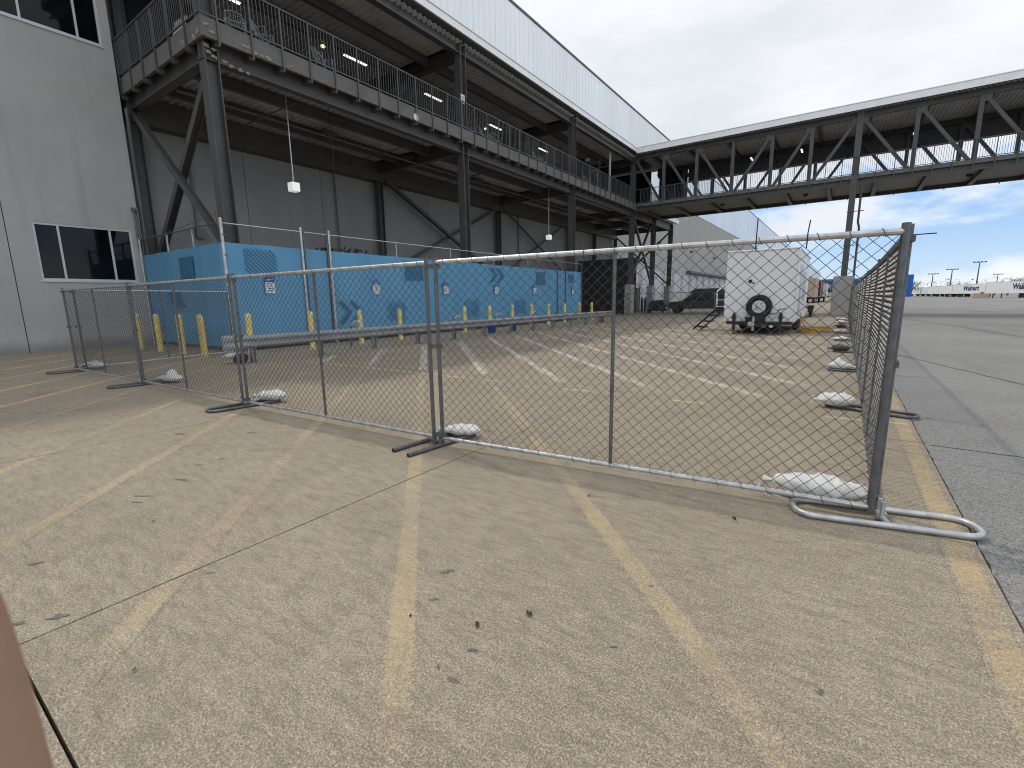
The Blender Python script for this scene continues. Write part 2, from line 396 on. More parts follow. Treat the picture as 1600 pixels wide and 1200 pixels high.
obj('near_apron', MB().box(-23.2, XE, -120, -11.505, -.13, -.001), 'concrete', pave)
obj('side_apron', MB().box(-23.2, -22.205, -11.5, 53.3, -.13, -.002), 'concrete', pave)

def stripe(p, q, w, m, z=.003, name='painted_line'):
    """one painted line, interrupted where it crosses the joints between slabs"""
    z = z*.3+.0004; p = Vector((*p, z)); q = Vector((*q, z)); d = (q-p); Ln = d.length; n = Vector((-d.y, d.x, 0)).normalized()*w/2
    ts = []
    for ax, js in ((0, xsj[1:-1]), (1, yj)):
        if abs(d[ax]) < 1e-3: continue
        for j in js:
            t_ = (j-p[ax])/d[ax]
            if 0 < t_ < 1:
                hw = .007/abs(d[ax]); sk = n[ax]/d[ax]   # skew of the cut across the line
                ts.append((t_, hw, sk))
    ts.sort(); vs = []; fs = []; uvs = []; a0 = (0, 0)
    cuts = [(0, 0, 0)]+ts+[(1, 0, 0)]
    for (ta, ha, ka), (tb, hb, kb) in zip(cuts[:-1], cuts[1:]):
        if tb-ta < 1e-4: continue
        o_ = len(vs)
        for (t_, h_, k_, sg) in ((ta, ha, ka, 1), (tb, hb, kb, -1)):
            for e in (-1, 1):
                tt = t_+sg*h_-e*k_; vs.append(p+d*tt+n*e); uvs.append((tt, .5+.5*e))
        fs.append((o_, o_+2, o_+3, o_+1))
    me = bpy.data.meshes.new(name); me.from_pydata(vs, [], fs)
    u = me.uv_layers.new(name='UVMap')
    for lp in me.loops: u.data[lp.index].uv = uvs[lp.vertex_index]
    me.materials.append(MT[m]); o = bpy.data.objects.new(name, me); COL.objects.link(o); o.parent = pave; return o
YL = 6.88
zc = 0
# 45 degree hatch lines x + y = c, yellow in front of the cross line, overpainted white behind it
for k in range(-9, 16):
    c = -.27+1.80*k
    if k < -6: c = -.27+1.80*k
    ymin = {0: .35, 1: .95, -1: .0, -2: -.1, -3: -.2}.get(k, -.6)
    if c > 2.5: ymin = YL
    ymin = max(ymin, c-XE+.15)
    z = .003+.0002*(k % 3)
    if ymin < YL-.2:
        x1 = c-YL
        lo_x = max(x1, -21.9)
        if c-ymin > -21.9:
            stripe((c-ymin, ymin), (lo_x, c-lo_x), .15, 'yellow' if k > -5 else 'yellow2', z)
    if c-YL > -12 or k > -3:
        x0 = c-max(YL, c-XE+.25); x1 = -12.1
        if x0 > x1: stripe((x0, c-x0), (x1, c-x1), .23, 'white_line', z)
for k in range(16, 24):
    c = -.27+1.80*k; x0 = .5; stripe((x0, c-x0), (-12.1, c+12.1), .23, 'white_line', .0034)
stripe((-12.2, YL-.02), (-5.2, YL+.02), .10, 'yellow2', .0042)
for k in (-1, 0, 1, 2, 3, 4):
    c = -.27+1.80*k; stripe((c-YL-.25, YL), (min(.6, c-YL+.35), YL+.03), .10, 'yellow2', .0045)
stripe((.685, -6), (.685, 40), .16, 'orange_edge', .0052)
stripe((.30, YL+.05), (.78, YL+.08), .12, 'yellow2', .0058)
# stains
def blob(cx, cy, r, seed, name='stain', m='stain', z=.0024, el_=1.0, an=0):
    rr = random.Random(seed); n = 30; vs = [(0, 0)]; 
    for i in range(n):
        a = 2*math.pi*i/n; q = r*(.40+.6*rr.random()+.3*math.sin(a*2+seed)); vs.append((q*math.cos(a)*el_, q*math.sin(a)))
    ca, sa = math.cos(an), math.sin(an)
    mb = MB().add([(cx+x*ca-y_*sa, cy+x*sa+y_*ca, z) for x, y_ in vs], [(0, i+1, (i+1) % n+1) for i in range(n)])
    return obj(name, mb, m, pave)
for i, (x, y, r, e) in enumerate([(-1.69, 1.75, .025, 1.6), (-1.58, 1.52, .018, 1.2), (-1.19, 1.36, .020, 1.1), (-1.15, 1.19, .022, 1.2), (-1.25, 1.21, .014, .7), (-3.03, .39, .022, 3), (-3.13, .26, .02, 2.4), (-2.81, .99, .014, 2), (-4.47, 1.17, .02, 4), (-4.35, 1.11, .016, 3.5), (-4.6, 1.5, .022, 4), (-4.9, 1.75, .02, 3), (-4.9, 1.95, .02, 3), (.06, 1.94, .018, 1), (-.7, 2.24, .014, 1), (-.69, 1.72, .012, 1.5), (-5.6, 2.6, .03, 3), (-6.3, 2.1, .03, 3), (-3.8, .45, .02, 3)]):
    blob(x, y, r, i, el_=e, an=R(35))
for i in range(26):
    rr = random.Random(100+i); x = rr.uniform(-11.5, -1); y = rr.uniform(8, 27); blob(x, y, rr.uniform(.03, .08), 200+i, el_=rr.uniform(1, 3), an=rr.uniform(-.3, .3))
# tar seams on the asphalt
def seam(pts, w=.02, name='tar_seam'):
    mb = MB(); L_ = [Vector((*p, -.0085)) for p in pts]; vs = []; fs = []
    out = []
    for i in range(len(L_)-1):
        n_ = max(2, int((L_[i+1]-L_[i]).length/.4))
        for j in range(n_): out.append(L_[i].lerp(L_[i+1], j/n_))
    out.append(L_[-1])
    for i, p in enumerate(out):
        d = (out[min(i+1, len(out)-1)]-out[max(i-1, 0)]).normalized(); n = Vector((-d.y, d.x, 0)); p = p+n*.05*noise.noise(Vector((p.x*2, p.y*2, 0)))
        ww = w*(1+.6*noise.noise(Vector((p.x*5, p.y*5, 5)))); vs += [p+n*ww/2, p-n*ww/2]
    fs = [(2*i, 2*i+1, 2*i+3, 2*i+2) for i in range(len(out)-1)]
    struct(obj(name, MB().add(vs, fs), 'seam'))
seam([(1.1, 15.5), (2.56, 11.05), (3.3, 8.6)], .03); seam([(.85, 6.15), (5, 5.85)], .012); seam([(.85, 11.2), (5, 11.3)], .012)
seam([(3, 39), (5.2, 22), (9, 14)], .06); seam([(6, 60), (14, 38)], .1); seam([(20, 110), (60, 80)], .3)
# dry leaves and grit
grp = 'dry leaves scattered on the concrete'
def leaf(x, y, s, seed, m='leaf', label=None):
    rr = random.Random(seed); n = 9; vs = [(0, 0, .006)]
    for i in range(n):
        a = 2*math.pi*i/n; q = s*(.35+.8*rr.random()); vs.append((q*math.cos(a), q*math.sin(a)*.6, .002+s*.5*rr.random()))
    o = obj('dry_leaf', MB().add(vs, [(0, i+1, (i+1) % n+1) for i in range(n)]), m); o.location = (x, y, .004); o.rotation_euler = (0, 0, rr.random()*6)
    if label: tag(o, label, 'leaf')
    else: tag(o, 'small dark dry leaf lying on the beige concrete', 'leaf', grp)
leaf(-1.11, 1.69, .03, 1, label='largest dark curled leaf on the concrete in front of the fence')
leaf(-1.27, 1.49, .02, 2, label='brown curled leaf beside the row of oily spots in the foreground')
leaf(.36, 3.86, .035, 3, 'leafred', 'red leaf lying inside the corner fence foot')
leaf(-3.22, 4.11, .035, 4, label='dark leaf just behind the sandbag of the middle fence foot')
for i, (x, y) in enumerate([(-2.29, .48), (-3.85, 1.05), (-.48, 3.3), (-1.58, 1.36), (-1.47, 3.1), (-6.11, 11.11), (-7.5, 10.22), (-4.5, 9), (-9, 8.3), (-2.5, 5.2), (-1.9, 4.6), (-.6, 6.1), (-3.8, 6), (-7.9, 3.0), (-9.8, 7.4), (-5.2, .6), (-12.5, 3.3), (-16, 2.6), (-13.5, 2.0), (-2, 8.8), (-10.4, 5.1), (-5.9, 2.4)]):
    leaf(x, y, .012+.008*(i % 3), 20+i)
mb = MB()
for i in range(900):
    rr = random.Random(i); x = rr.uniform(-6, 1.5) if i % 2 else rr.uniform(-11, 3); y = rr.uniform(.6, 5) if i % 2 else rr.uniform(3, 14); s = rr.uniform(.002, .006); z0 = 0 if x < XE else -.012
    mb.add([(x-s, y, z0), (x+s, y-s, z0), (x, y+s, z0), (x, y, z0+s)], [(0, 1, 3), (1, 2, 3), (2, 0, 3)])
o = obj('grit', mb, 'pier'); o['kind'] = 'stuff'

# ------------------------------------------------------------------ warehouse
XW = -23.0
wh = thing('warehouse', 'long grey precast warehouse with a pale metal clad upper wall running to the horizon', 'warehouse', (XW, 0, 0))
obj('core', MB().box(-40, -.28, -40, 620, 0, 23.9), 'core', wh)
pm = MB().box(-.25, 0, .012, 3.9-.012, 0, 15.8).mesh('wall_panel'); pm.materials.append(MT['precast_shaded'])
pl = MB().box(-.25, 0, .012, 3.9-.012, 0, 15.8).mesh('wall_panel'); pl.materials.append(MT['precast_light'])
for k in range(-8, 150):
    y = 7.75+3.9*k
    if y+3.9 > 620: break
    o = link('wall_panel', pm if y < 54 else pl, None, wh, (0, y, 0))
cm = MB().box(-.2, .06, .01, 2.6-.01, 15.82, 23.95)
for i in range(1, 4): cm.box(.06, .072, .65*i-.02, .65*i+.02, 15.82, 23.95)
cm = cm.mesh('cladding_panel'); cm.materials.append(MT['cladding'])
for k in range(-15, 235):
    link('cladding_panel', cm, None, wh, (0, 2.6*k, 0))
obj('roof_coping', MB().box(-.4, .12, -40, 620, 23.951, 24.12), 'trim_dark', wh)
obj('canopy_band', MB().box(.001, .9, 86, 200, 5.6, 5.95), 'trim_dark', wh)
dp = MB().box(.001, .05, 0, 3.6, .2, 5.3).mesh('dock_door'); dp.materials.append(MT['greyside'])
for k in range(28): link('dock_door', dp, None, wh, (0, 58+5*k+1, 0))
for y in (70, 88, 106, 124):
    l_ = obj('wall_lamp', MB().box(.001, .5, y, y+.25, 9.2, 9.5), 'trim_dark', wh)
obj('pipe', MB().tube([(.12, 33.8, 3), (.12, 33.8, 8.3)], .05, 6).tube([(.12, 16.3, 2), (.12, 16.3, 8.3)], .035, 6), 'galvdull', wh)
obj('junction_box', MB().box(.001, .2, 9.3, 9.6, 4.3, 4.7).box(.001, .1, 9.35, 9.42, 4.7, 8.2), 'galvdull', wh)

ob = thing('office_block', 'grey windowed office block at the left of the photo, nearest wall', 'building', (-22.2, 0, 0))
obj('core', MB().box(-18, -7.2, -30, 7.14, 0, 16), 'core', ob)
def wallp(y0, y1, holes=()):
    mb = MB(); zs = 0
    if not holes: mb.box(-.25, 0, y0+.012, y1-.012, 0, 16)
    else:
        hy0, hy1 = holes[0][0], holes[0][1]
        mb.box(-.25, 0, y0+.012, hy0, 0, 16); mb.box(-.25, 0, hy1, y1-.012, 0, 16)
        z = 0
        for h in holes: mb.box(-.25, 0, hy0, hy1, z, h[2]); z = h[3]
        mb.box(-.25, 0, hy0, hy1, z, 16)
    return mb
WY0, WY1 = 4.13, 6.80
obj('wall_panel', wallp(3.5, 7.1, [(WY0, WY1, 2.40, 4.30), (WY0, WY1, 10.5, 12.4)]), 'precast', ob)
for k in range(8): obj('wall_panel', wallp(3.5-3.66*(k+1), 3.5-3.66*k), 'precast', ob)
obj('return_wall', MB().box(-18, -.26, 6.9, 7.14, 0, 16), 'precast', ob)
for (z0, z1) in ((2.40, 4.30), (10.5, 12.4)):
    wn_ = obj('window', MB().box(-.14, -.02, WY0, WY1, z0, z0+.07).box(-.14, -.02, WY0, WY1, z1-.07, z1).box(-.14, -.02, WY0, WY0+.06, z0+.07, z1-.07).box(-.14, -.02, WY1-.06, WY1, z0+.07, z1-.07), 'frame', ob)
    for y in (4.76, 6.16): obj('mullion', MB().box(-.13, -.03, y-.03, y+.03, z0+.072, z1-.072), 'frame', wn_)
    for a, b2 in ((WY0+.06, 4.73), (4.79, 6.13), (6.19, WY1-.06)): obj('pane', MB().box(-.09, -.08, a, b2, z0+.07, z1-.07), 'glass', wn_)
    obj('sill', MB().box(-.02, .04, WY0-.04, WY1+.04, z0-.05, z0-.001), 'frame', wn_)
    rm = MB()  # dark room behind
    rm.box(-7.1, -7.0, -3, 6.8, z0-1, z1+1); rm.box(-7, -.3, -3, -2.9, z0-1, z1+1); rm.box(-7, -.3, 6.80, 6.88, z0-1, z1+1); rm.box(-7, -.3, -2.9, 6.8, z1+.5, z1+.6); rm.box(-7, -.3, -2.9, 6.8, z0-1, z0-.9)
    obj('room', rm, 'dark', ob)
    for (x, y) in ((-1.8, 3.6), (-1.8, 5.6), (-3.6, 2.6), (-3.6, 5.0)): obj('ceiling_lamp', MB().box(x-.05, x+.05, y, y+1.1, z1+.30, z1+.36), 'lamp', ob)
obj('conduit', MB().tube([(.06, 6.97, 3.6), (.06, 6.97, 5.05)], .035, 8).tube([(.06, 7.09, 3.4), (.06, 7.09, 5.0)], .035, 8).box(.0, .12, 6.9, 7.1, 5.0, 5.12), 'galvdull', ob)
obj('downpipe', MB().tube([(.1, 7.2, .1), (.1, 7.2, 8.6)], .07, 8), 'steel', ob)

# ------------------------------------------------------------------ steel balcony
CX = -16.2; CY = [7.54, 19.08, 30.63, 42.15, 48.0, 53.7]; BX = -22.62; ZB = 8.65
sb = thing('steel_balcony', 'two level dark steel balcony with barred railing along the warehouse wall', 'balcony')
def hcol(x, y, z0, z1, w=.36, d=.36): return MB().ibeam((x, y, z0), (x, y, z1), w, d, .03, .025, up=(0, 1, 0))
for i, y in enumerate(CY):
    top = 13.8 if i < 4 else 9.3
    obj('column', hcol(CX, y, 2.7, top, .40, .40), 'steel', sb); obj('pier', MB().box(CX-.3, CX+.3, y-(.6 if i else .35), y+.3, 0, 2.7), 'pier', sb, bevel=.02)
    obj('column', hcol(BX, y, 0, 13.8 if i < 4 else 8.6, .30, .34), 'steel', sb)
YE = 53.7
obj('main_beam', MB().ibeam((CX, 7.3, ZB+.35), (CX, YE+.2, ZB+.35), .3, .68, .03, .02), 'steel', sb)
obj('wall_beam', MB().box(-22.98, -22.4, 7.3, YE, 8.3, 9.32), 'steel', sb)
for y in CY[1:]: obj('cross_beam', MB().ibeam((CX-.16, y, ZB+.36), (-22.4, y, ZB+.36), .28, .62), 'steel', sb)
obj('cross_beam', MB().ibeam((CX, 7.54, ZB+.36), (-22.98, 7.54, ZB+.36), .3, .68), 'steel', sb)
for x in (-18.3, -20.5): 
    for a in range(5): obj('joist', MB().ibeam((x, CY[a]+.2, 9.10), (x, CY[a+1]-.2, 9.10), .22, .40), 'steel', sb)
def corrug(x0, x1, y0, y1, z, pitch_=.18, dep=.05):
    n = int((y1-y0)/pitch_); vs = []; fs = []
    for i in range(n):
        a = y0+i*pitch_
        for (dy, dz) in ((0, 0), (.35, 0), (.5, dep), (.85, dep)): 
            vs += [(x0, a+dy*pitch_, z+dz), (x1, a+dy*pitch_, z+dz)]
    m_ = len(vs)//2
    fs = [(2*i, 2*i+1, 2*i+3, 2*i+2) for i in range(m_-1)]
    return MB().add(vs, fs)
for a in range(5):
    obj('floor_deck', corrug(CX+.1, -22.95, CY[a], CY[a+1]-.02, 9.31, .30, .075), 'deckmetal', sb)
obj('floor_slab', MB().box(-22.95, -15.85, 7.32, YE, 9.40, 9.64), 'slab', sb)
FX = -15.75
fas = [7.22, 19.0, 30.6, 41.9]
obj('fascia', MB().box(FX-.12, FX, 7.22, 41.95, 9.13, 9.66), 'slab', sb); obj('fascia', MB().box(-22.95, FX-.121, 7.22, 7.32, 9.13, 9.66), 'slab', sb)
# brackets under the fascia at each rail post
ry = [7.64+.985*i for i in range(35)]
br = MB().add([(CX+.02, 0, 9.30), (FX-.13, 0, 9.12), (FX-.13, 0, 9.03), (CX+.02, 0, 9.0), (CX+.02, .14, 9.30), (FX-.13, .14, 9.12), (FX-.13, .14, 9.03), (CX+.02, .14, 9.0)], [(0, 1, 2, 3), (7, 6, 5, 4), (0, 4, 5, 1), (1, 5, 6, 2), (2, 6, 7, 3), (3, 7, 4, 0)]).mesh('bracket'); br.materials.append(MT['steel'])
pst = MB().box(FX+.002, FX+.05, 0, .05, 8.97, 10.80).mesh('rail_post'); pst.materials.append(MT['rail'])
for y in ry: link('bracket', br, None, sb, (0, y-.03, 0)); link('rail_post', pst, None, sb, (0, y, 0))
lx = [-16.72-1.12*i for i in range(6)]
for x in lx:
    obj('rail_post', MB().box(x-.05, x, 7.165, 7.218, 8.97, 10.85), 'rail', sb); obj('bracket', MB().box(x-.09, x+.03, 7.22, 7.40, 8.95, 9.12), 'steel', sb)
obj('top_rail', MB().box(FX+.0, FX+.055, 7.16, 42.0, 10.801, 10.85), 'rail', sb); obj('top_rail', MB().box(-22.98, FX-.001, 7.16, 7.215, 10.851, 10.90), 'rail', sb)
obj('bottom_rail', MB().box(FX+.005, FX+.045, 7.2, 42.0, 9.70, 9.74), 'rail', sb); obj('bottom_rail', MB().box(-22.98, FX, 7.17, 7.21, 9.70, 9.74), 'rail', sb)
def bal(p0, p1, z0, z1, sp, r=.009):
    mb = MB(); p0 = Vector(p0); p1 = Vector(p1); n = int((p1-p0).length/sp)
    for i in range(1, n):
        p = p0.lerp(p1, i/n); mb.box(p.x-r, p.x+r, p.y-r, p.y+r, z0, z1)
    return mb
for i in range(34):
    o = obj('balusters', bal((FX+.025, ry[i]+.025, 0), (FX+.025, ry[i+1]+.025, 0), 9.741, 10.80, .123), 'rail', sb); o['kind'] = 'stuff'
for i in range(5):
    o = obj('balusters', bal((lx[i]-.025, 7.19, 0), (lx[i+1]-.025, 7.19, 0), 9.741, 10.85, .124), 'rail', sb); o['kind'] = 'stuff'
o = obj('balusters', bal((FX, 7.19, 0), (lx[0], 7.19, 0), 9.741, 10.85, .124), 'rail', sb); o['kind'] = 'stuff'
# braces: end bay, wall bays, beyond the bridge
def brace(p, q, w=.2): return obj('brace', MB().ibeam(p, q, w, w, .02, .02, up=(0, 1, 0) if abs(p[1]-q[1]) < .1 else (1, 0, 0)), 'steel', sb)
brace((BX+.2, 7.48, 8.7), (CX-.2, 7.48, 3.4)); brace((CX-.2, 7.66, 8.6), (BX+.2, 7.66, 3.2), .24)
bx_ = BX+.24
brace((bx_, 19.3, 8.45), (bx_, 30.4, 3.1)); brace((bx_-.2, 19.3, 3.2), (bx_-.2, 30.4, 8.4), .16)
brace((bx_, 30.9, 8.6), (bx_, 41.9, 3.4), .12); brace((bx_-.2, 30.9, 3.4), (bx_-.2, 41.9, 8.8), .12)
brace((CX, 42.4, 8.7), (CX, 47.8, 2.9), .18); brace((CX-.18, 42.4, 2.9), (CX-.18, 47.8, 8.7), .18)
brace((BX+.2, 53.7, 8.4), (CX-.2, 53.7, 3), .14); brace((CX-.2, 53.55, 8.4), (BX+.2, 53.55, 3), .14)
# roof over the balcony
obj('roof_beam', MB().ibeam((CX, 7.3, 13.46), (CX, 42.3, 13.46), .32, .70), 'steel', sb)
for y in CY[:4]: obj('roof_cross_beam', MB().ibeam((CX-.2, y, 13.2), (-22.9, y, 13.2), .28, .55), 'steel', sb)
for x in (-18.1, -20.1):
    for a in range(3): obj('roof_joist', MB().ibeam((x, CY[a]+.2, 13.22), (x, CY[a+1]-.2, 13.22), .2, .42), 'steel', sb)
for a in range(3): obj('roof_deck', corrug(-15.9, -22.95, CY[a]-(.5 if a == 0 else 0), CY[a+1]-.02, 13.52, .30, .08), 'deckmetal', sb)
obj('roof_slab', MB().box(-22.95, -15.82, 6.9, 48.9, 13.83, 14.05), 'trim_dark', sb)
obj('roof_trim', MB().box(-15.818, -15.74, 6.9, 41.56, 13.84, 14.16).box(-15.85, -15.70, 6.9, 41.56, 14.162, 14.20), 'trim', sb)
obj('end_trim', MB().box(-16.0, -15.5, 48.9, 54.2, 9.35, 9.75), 'trim', sb)
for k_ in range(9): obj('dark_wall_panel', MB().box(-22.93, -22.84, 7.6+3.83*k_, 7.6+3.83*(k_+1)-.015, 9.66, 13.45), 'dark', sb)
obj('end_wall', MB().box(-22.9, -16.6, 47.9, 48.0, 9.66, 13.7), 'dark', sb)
# spalled concrete
rs = random.Random(5)
def spall(c, ax, s, seed):
    rr = random.Random(seed); n = 10; vs = []; s *= .85
    for lay in (0, 1):
        for i in range(n):
            a = 2*math.pi*i/n; q = s*(.4+.8*rr.random())*(1 if lay == 0 else .7)
            h = .004+.018*lay
            vs.append((c[0]+h, c[1]+q*math.cos(a), c[2]+q*math.sin(a)*.55) if ax == 'x' else (c[0]+q*math.cos(a), c[1]-h, c[2]+q*math.sin(a)*.8))
    fs = [tuple(n+i for i in range(n))]+[(i, (i+1) % n, n+(i+1) % n, n+i) for i in range(n)]
    obj('spalled_patch', MB().add(vs, fs), 'spall', sb)
for i, (y, z, s) in enumerate([(7.5, 9.3, .13), (7.35, 9.45, .12), (8.45, 9.28, .15), (8.72, 9.2, .16), (8.95, 9.22, .13), (9.15, 9.2, .14), (9.75, 9.2, .10), (9.95, 9.25, .09), (10.3, 9.22, .09), (11.2, 9.2, .08), (12.2, 9.16, .08), (14.5, 9.16, .07), (16.0, 9.2, .08), (17.2, 9.17, .07), (18.1, 9.2, .09), (21.5, 9.2, .08), (24.5, 9.17, .09), (27.5, 9.2, .08), (32, 9.2, .09)]): spall((FX, y, z), 'x', s, i)
for i, (x, z, s) in enumerate([(-16.0, 9.28, .17), (-16.25, 9.22, .14), (-16.9, 9.25, .16), (-17.1, 9.3, .12), (-17.9, 9.2, .07), (-18.6, 9.18, .07), (-19.4, 9.16, .07), (-20.2, 9.17, .06)]): spall((x, 7.22, z), 'y', s, 50+i)
for i, (x, y, z) in enumerate([(CX+.2, 7.40, 9.0), (CX+.2, 7.45, 8.85), (CX+.2, 7.62, 8.75), (CX+.2, 7.6, 8.95), (CX+.16, 7.9, 8.75), (CX+.16, 8.1, 8.7), (CX+.16, 8.35, 8.68), (CX+.16, 8.6, 8.66)]): spall((x, y, z), 'x', .13, 80+i)
# soffit services
pipe = MB().tube([(-19.3, 7.8, 8.72), (-19.3, 42, 8.72)], .045, 6)
for y in range(9, 42, 3): pipe.tube([(-19.3, y, 8.7), (-19.3, y, 9.3)], .008, 4)
obj('sprinkler_pipe', pipe, 'galvdull', sb)
for y in (10.7, 16.5, 22.5, 29.7, 36): obj('branch_pipe', MB().tube([(-22.9, y, 8.66), (-17.0, y, 8.66)], .025, 6), 'galvdull', sb)
for y in (13.5, 18.5, 24, 30, 36): obj('ceiling_vent', MB().box(-19.9, -19.4, y, y+.7, 8.9, 9.06), 'steel', sb)
# glazed partition and vestibule at the far end
pt = thing('glazed_vestibule', 'dark glazed partition with a door on the upper balcony beside the bridge', 'partition', (0, 37.72, 0))
for x in (-16.5, -17.42, -18.37): obj('post', MB().box(x-.06, x+.06, -.06, .06, 9.65, 13.1), 'frame' if x > -17 else 'steel', pt)
obj('transom', MB().box(-18.3, -16.57, -.05, .05, 12.0, 12.1), 'steel', pt); obj('door', MB().box(-18.25, -18.17, -.04, .04, 9.65, 11.95).box(-17.6, -17.5, -.04, .04, 9.65, 11.95).box(-18.16, -17.61, -.04, .04, 11.85, 11.95), 'frame', pt)
obj('pane', MB().box(-18.16, -17.61, -.01, .01, 9.66, 11.84), 'glass', pt); obj('pane', MB().box(-17.35, -16.57, -.01, .01, 9.7, 11.99), 'glass', pt)
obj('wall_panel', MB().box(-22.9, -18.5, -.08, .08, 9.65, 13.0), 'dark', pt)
obj('speaker', MB().box(-18.5, -18.2, -.5, -.25, 12.6, 12.85), 'frame', pt)
# fluorescent strips hung under the balcony roof
places = ['nearest the railing corner', 'second from the railing corner', 'midway along the balcony', 'third bay of the balcony', 'beside the glazed vestibule']
for i, (a, b_) in enumerate(((15.2, 16.45), (20.35, 21.65), (26.15, 27.4), (32.2, 33.45), (39.0, 40.2))):
    t_ = thing('strip_light', 'lit white strip light under the balcony roof, '+places[i], 'light', (-19.85, a, 12.7), 0, 'strip lights under the balcony roof')
    obj('tube', MB().box(-.06, .06, 0, b_-a, 0, .04), 'lamp', t_); obj('housing', MB().box(-.08, .08, -.05, b_-a+.05, .041, .12), 'steel', t_)
t_ = thing('strip_light', 'lit strip light above the left end of the balcony railing', 'light', (-18.9, 8.9, 12.2), 0, 'strip lights under the balcony roof')
obj('tube', MB().box(-.06, .06, 0, 1.2, 0, .04), 'lamp', t_); obj('housing', MB().box(-.08, .08, -.05, 1.25, .041, .12), 'steel', t_)
for i, (x, y, z, w) in enumerate([(-20.4, 14.5, 12.9, 'over the second wire chair'), (-20.6, 26.7, 12.7, 'deep under the roof in the third bay')]):
    t_ = thing('round_lamp', 'small warm round lamp '+w, 'lamp', (x, y, z)); obj('bulb', MB().lathe([(.02, 0), (.1, .03), (.1, .09), (.03, .12)], 10), 'lampwarm', t_); obj('mount', MB().lathe([(.06, .121), (.06, .5)], 8), 'steel', t_)
for i, (y, z, w) in enumerate(((10.68, 5.9, 'nearest, hanging on a long rod above the blue fence'), (29.68, 5.87, 'farther one, hanging between the third pair of columns'))):
    t_ = thing('pendant_lamp', 'small white box lamp '+w, 'lamp', (-17.5, y, z), 0, 'pendant lamps below the balcony')
    obj('rod', MB().tube([(0, 0, .1), (0, 0, 3.4)], .022, 6), 'galv', t_); obj('lamp_box', MB().box(-.16, .16, -.16, .16, -.22, .1), 'lampbox', t_, bevel=.02)
    obj('hanger_cap', MB().lathe([(.08, .101), (.03, .18)], 8), 'galv', t_)
t_ = thing('round_sign', 'small round white sign fixed to the balcony edge', 'sign', (FX+.03, 15.49, 9.26)); obj('plate', MB().lathe([(.14, 0), (.14, .02)], 20, axis='x'), 'signwhite', t_); obj('backplate', MB().lathe([(.05, -.02), (.05, -.001)], 10, axis='x'), 'steel', t_)
t_ = thing('small_sign', 'small white square sign on the second column at railing height', 'sign', (CX+.21, 18.95, 11.1)); obj('plate', MB().box(0, .015, -.14, .14, -.2, .2), 'signwhite', t_)
for z in (.1, .02, -.06): obj('print_bar', MB().box(.0152, .017, -.09, .09, z-.015, z+.015), 'steel', t_)

# wire patio chairs
def chair():
    t_ = thing('patio_chair', '', 'chair', (0, 0, 0), 0, 'wire patio chairs on the balcony')
    b_ = MB(); pts = [(-.26, -.02, .42), (-.27, .12, .75), (-.2, .2, .93), (0, .24, 1.0), (.2, .2, .93), (.27, .12, .75), (.26, -.02, .42)]
    b_.tube(pts, .016, 6)
    for i in range(-3, 4): x = i*.065; b_.tube([(x, .03, .44), (x, .16, .7), (x*1.0, .22, .97-abs(i)*.015)], .006, 4)
    for z, y in ((.52, .07), (.60, .11), (.68, .145), (.76, .175), (.84, .2)): b_.tube([(-.25, y-.03, z), (0, y, z), (.25, y-.03, z)], .006, 4)
    obj('backrest', b_, 'chair', t_)
    s_ = MB().tube([(-.25, -.35, .43), (.25, -.35, .43), (.27, 0, .42), (-.27, 0, .42)], .014, 6, closed=True)
    for i in range(-3, 4): s_.tube([(i*.07, -.35, .43), (i*.07, 0, .42)], .006, 4)
    for j in range(5): s_.tube([(-.25, -.3+j*.07, .428), (.25, -.3+j*.07, .428)], .006, 4)
    obj('seat', s_, 'chair', t_)
    for sx in (-1, 1):
        for sy in (0, 1): obj('leg', MB().tube([(sx*.24, -.33+sy*.33, .42), (sx*.27, -.36+sy*.38, 0)], .013, 6), 'chair', t_)
        obj('armrest', MB().tube([(sx*.26, -.3, .43), (sx*.28, -.32, .64), (sx*.28, 0, .66), (sx*.27, .1, .7)], .013, 6), 'chair', t_)
    return t_
ch0 = chair()
spots = [((-16.45, 8.55), 1.2, 'wire patio chair nearest the balcony corner, pale against the dark wall'), ((-16.5, 9.35), 2.2, 'wire patio chair second from the balcony corner with its lattice back to the railing'), ((-16.4, 11.5), 1.9, 'single wire patio chair between the corner pair and the first column'), ((-16.6, 21.3), 2.0, 'wire patio chair just beyond the second column'), ((-16.6, 22.3), 1.0, 'wire patio chair facing another just beyond the second column'), ((-16.6, 26.6), 1.9, 'wire patio chair before the third column'), ((-16.9, 27.6), .8, 'wire patio chair closest to the third column'), ((-16.6, 33.5), 1.5, 'wire patio chair in front of the glazed vestibule')]
for i, ((x, y), rz, lb) in enumerate(spots):
    if i == 0: ch0.location = (x, y, 9.65); ch0.rotation_euler = (0, 0, rz); ch0['label'] = lb
    else: copy_tree(ch0, (x, y, 9.65), rz, lb)
t_ = thing('blue_crate', 'dark blue crate on the balcony behind the railing beside the second column', 'crate', (-16.5, 20.0, 9.65)); obj('body', MB().box(-.2, .2, -.25, .25, 0, .45), 'bluep', t_, bevel=.03); obj('rim', MB().box(-.22, .22, -.27, .27, .452, .5), 'bluep', t_)
# dark wardrobe-like boards behind the left railing
t_ = thing('leaning_board', 'grey boards leaning behind the left side railing of the balcony', 'board', (-19.6, 8.0, 9.65)); obj('board', MB().bar((0, 0, 0), (.1, .3, 1.5), .9, .05, (0, 1, 0)), 'precast', t_); obj('board', MB().bar((1.2, .1, 0), (1.3, .4, 1.2), .8, .05, (0, 1, 0)), 'precast', t_)

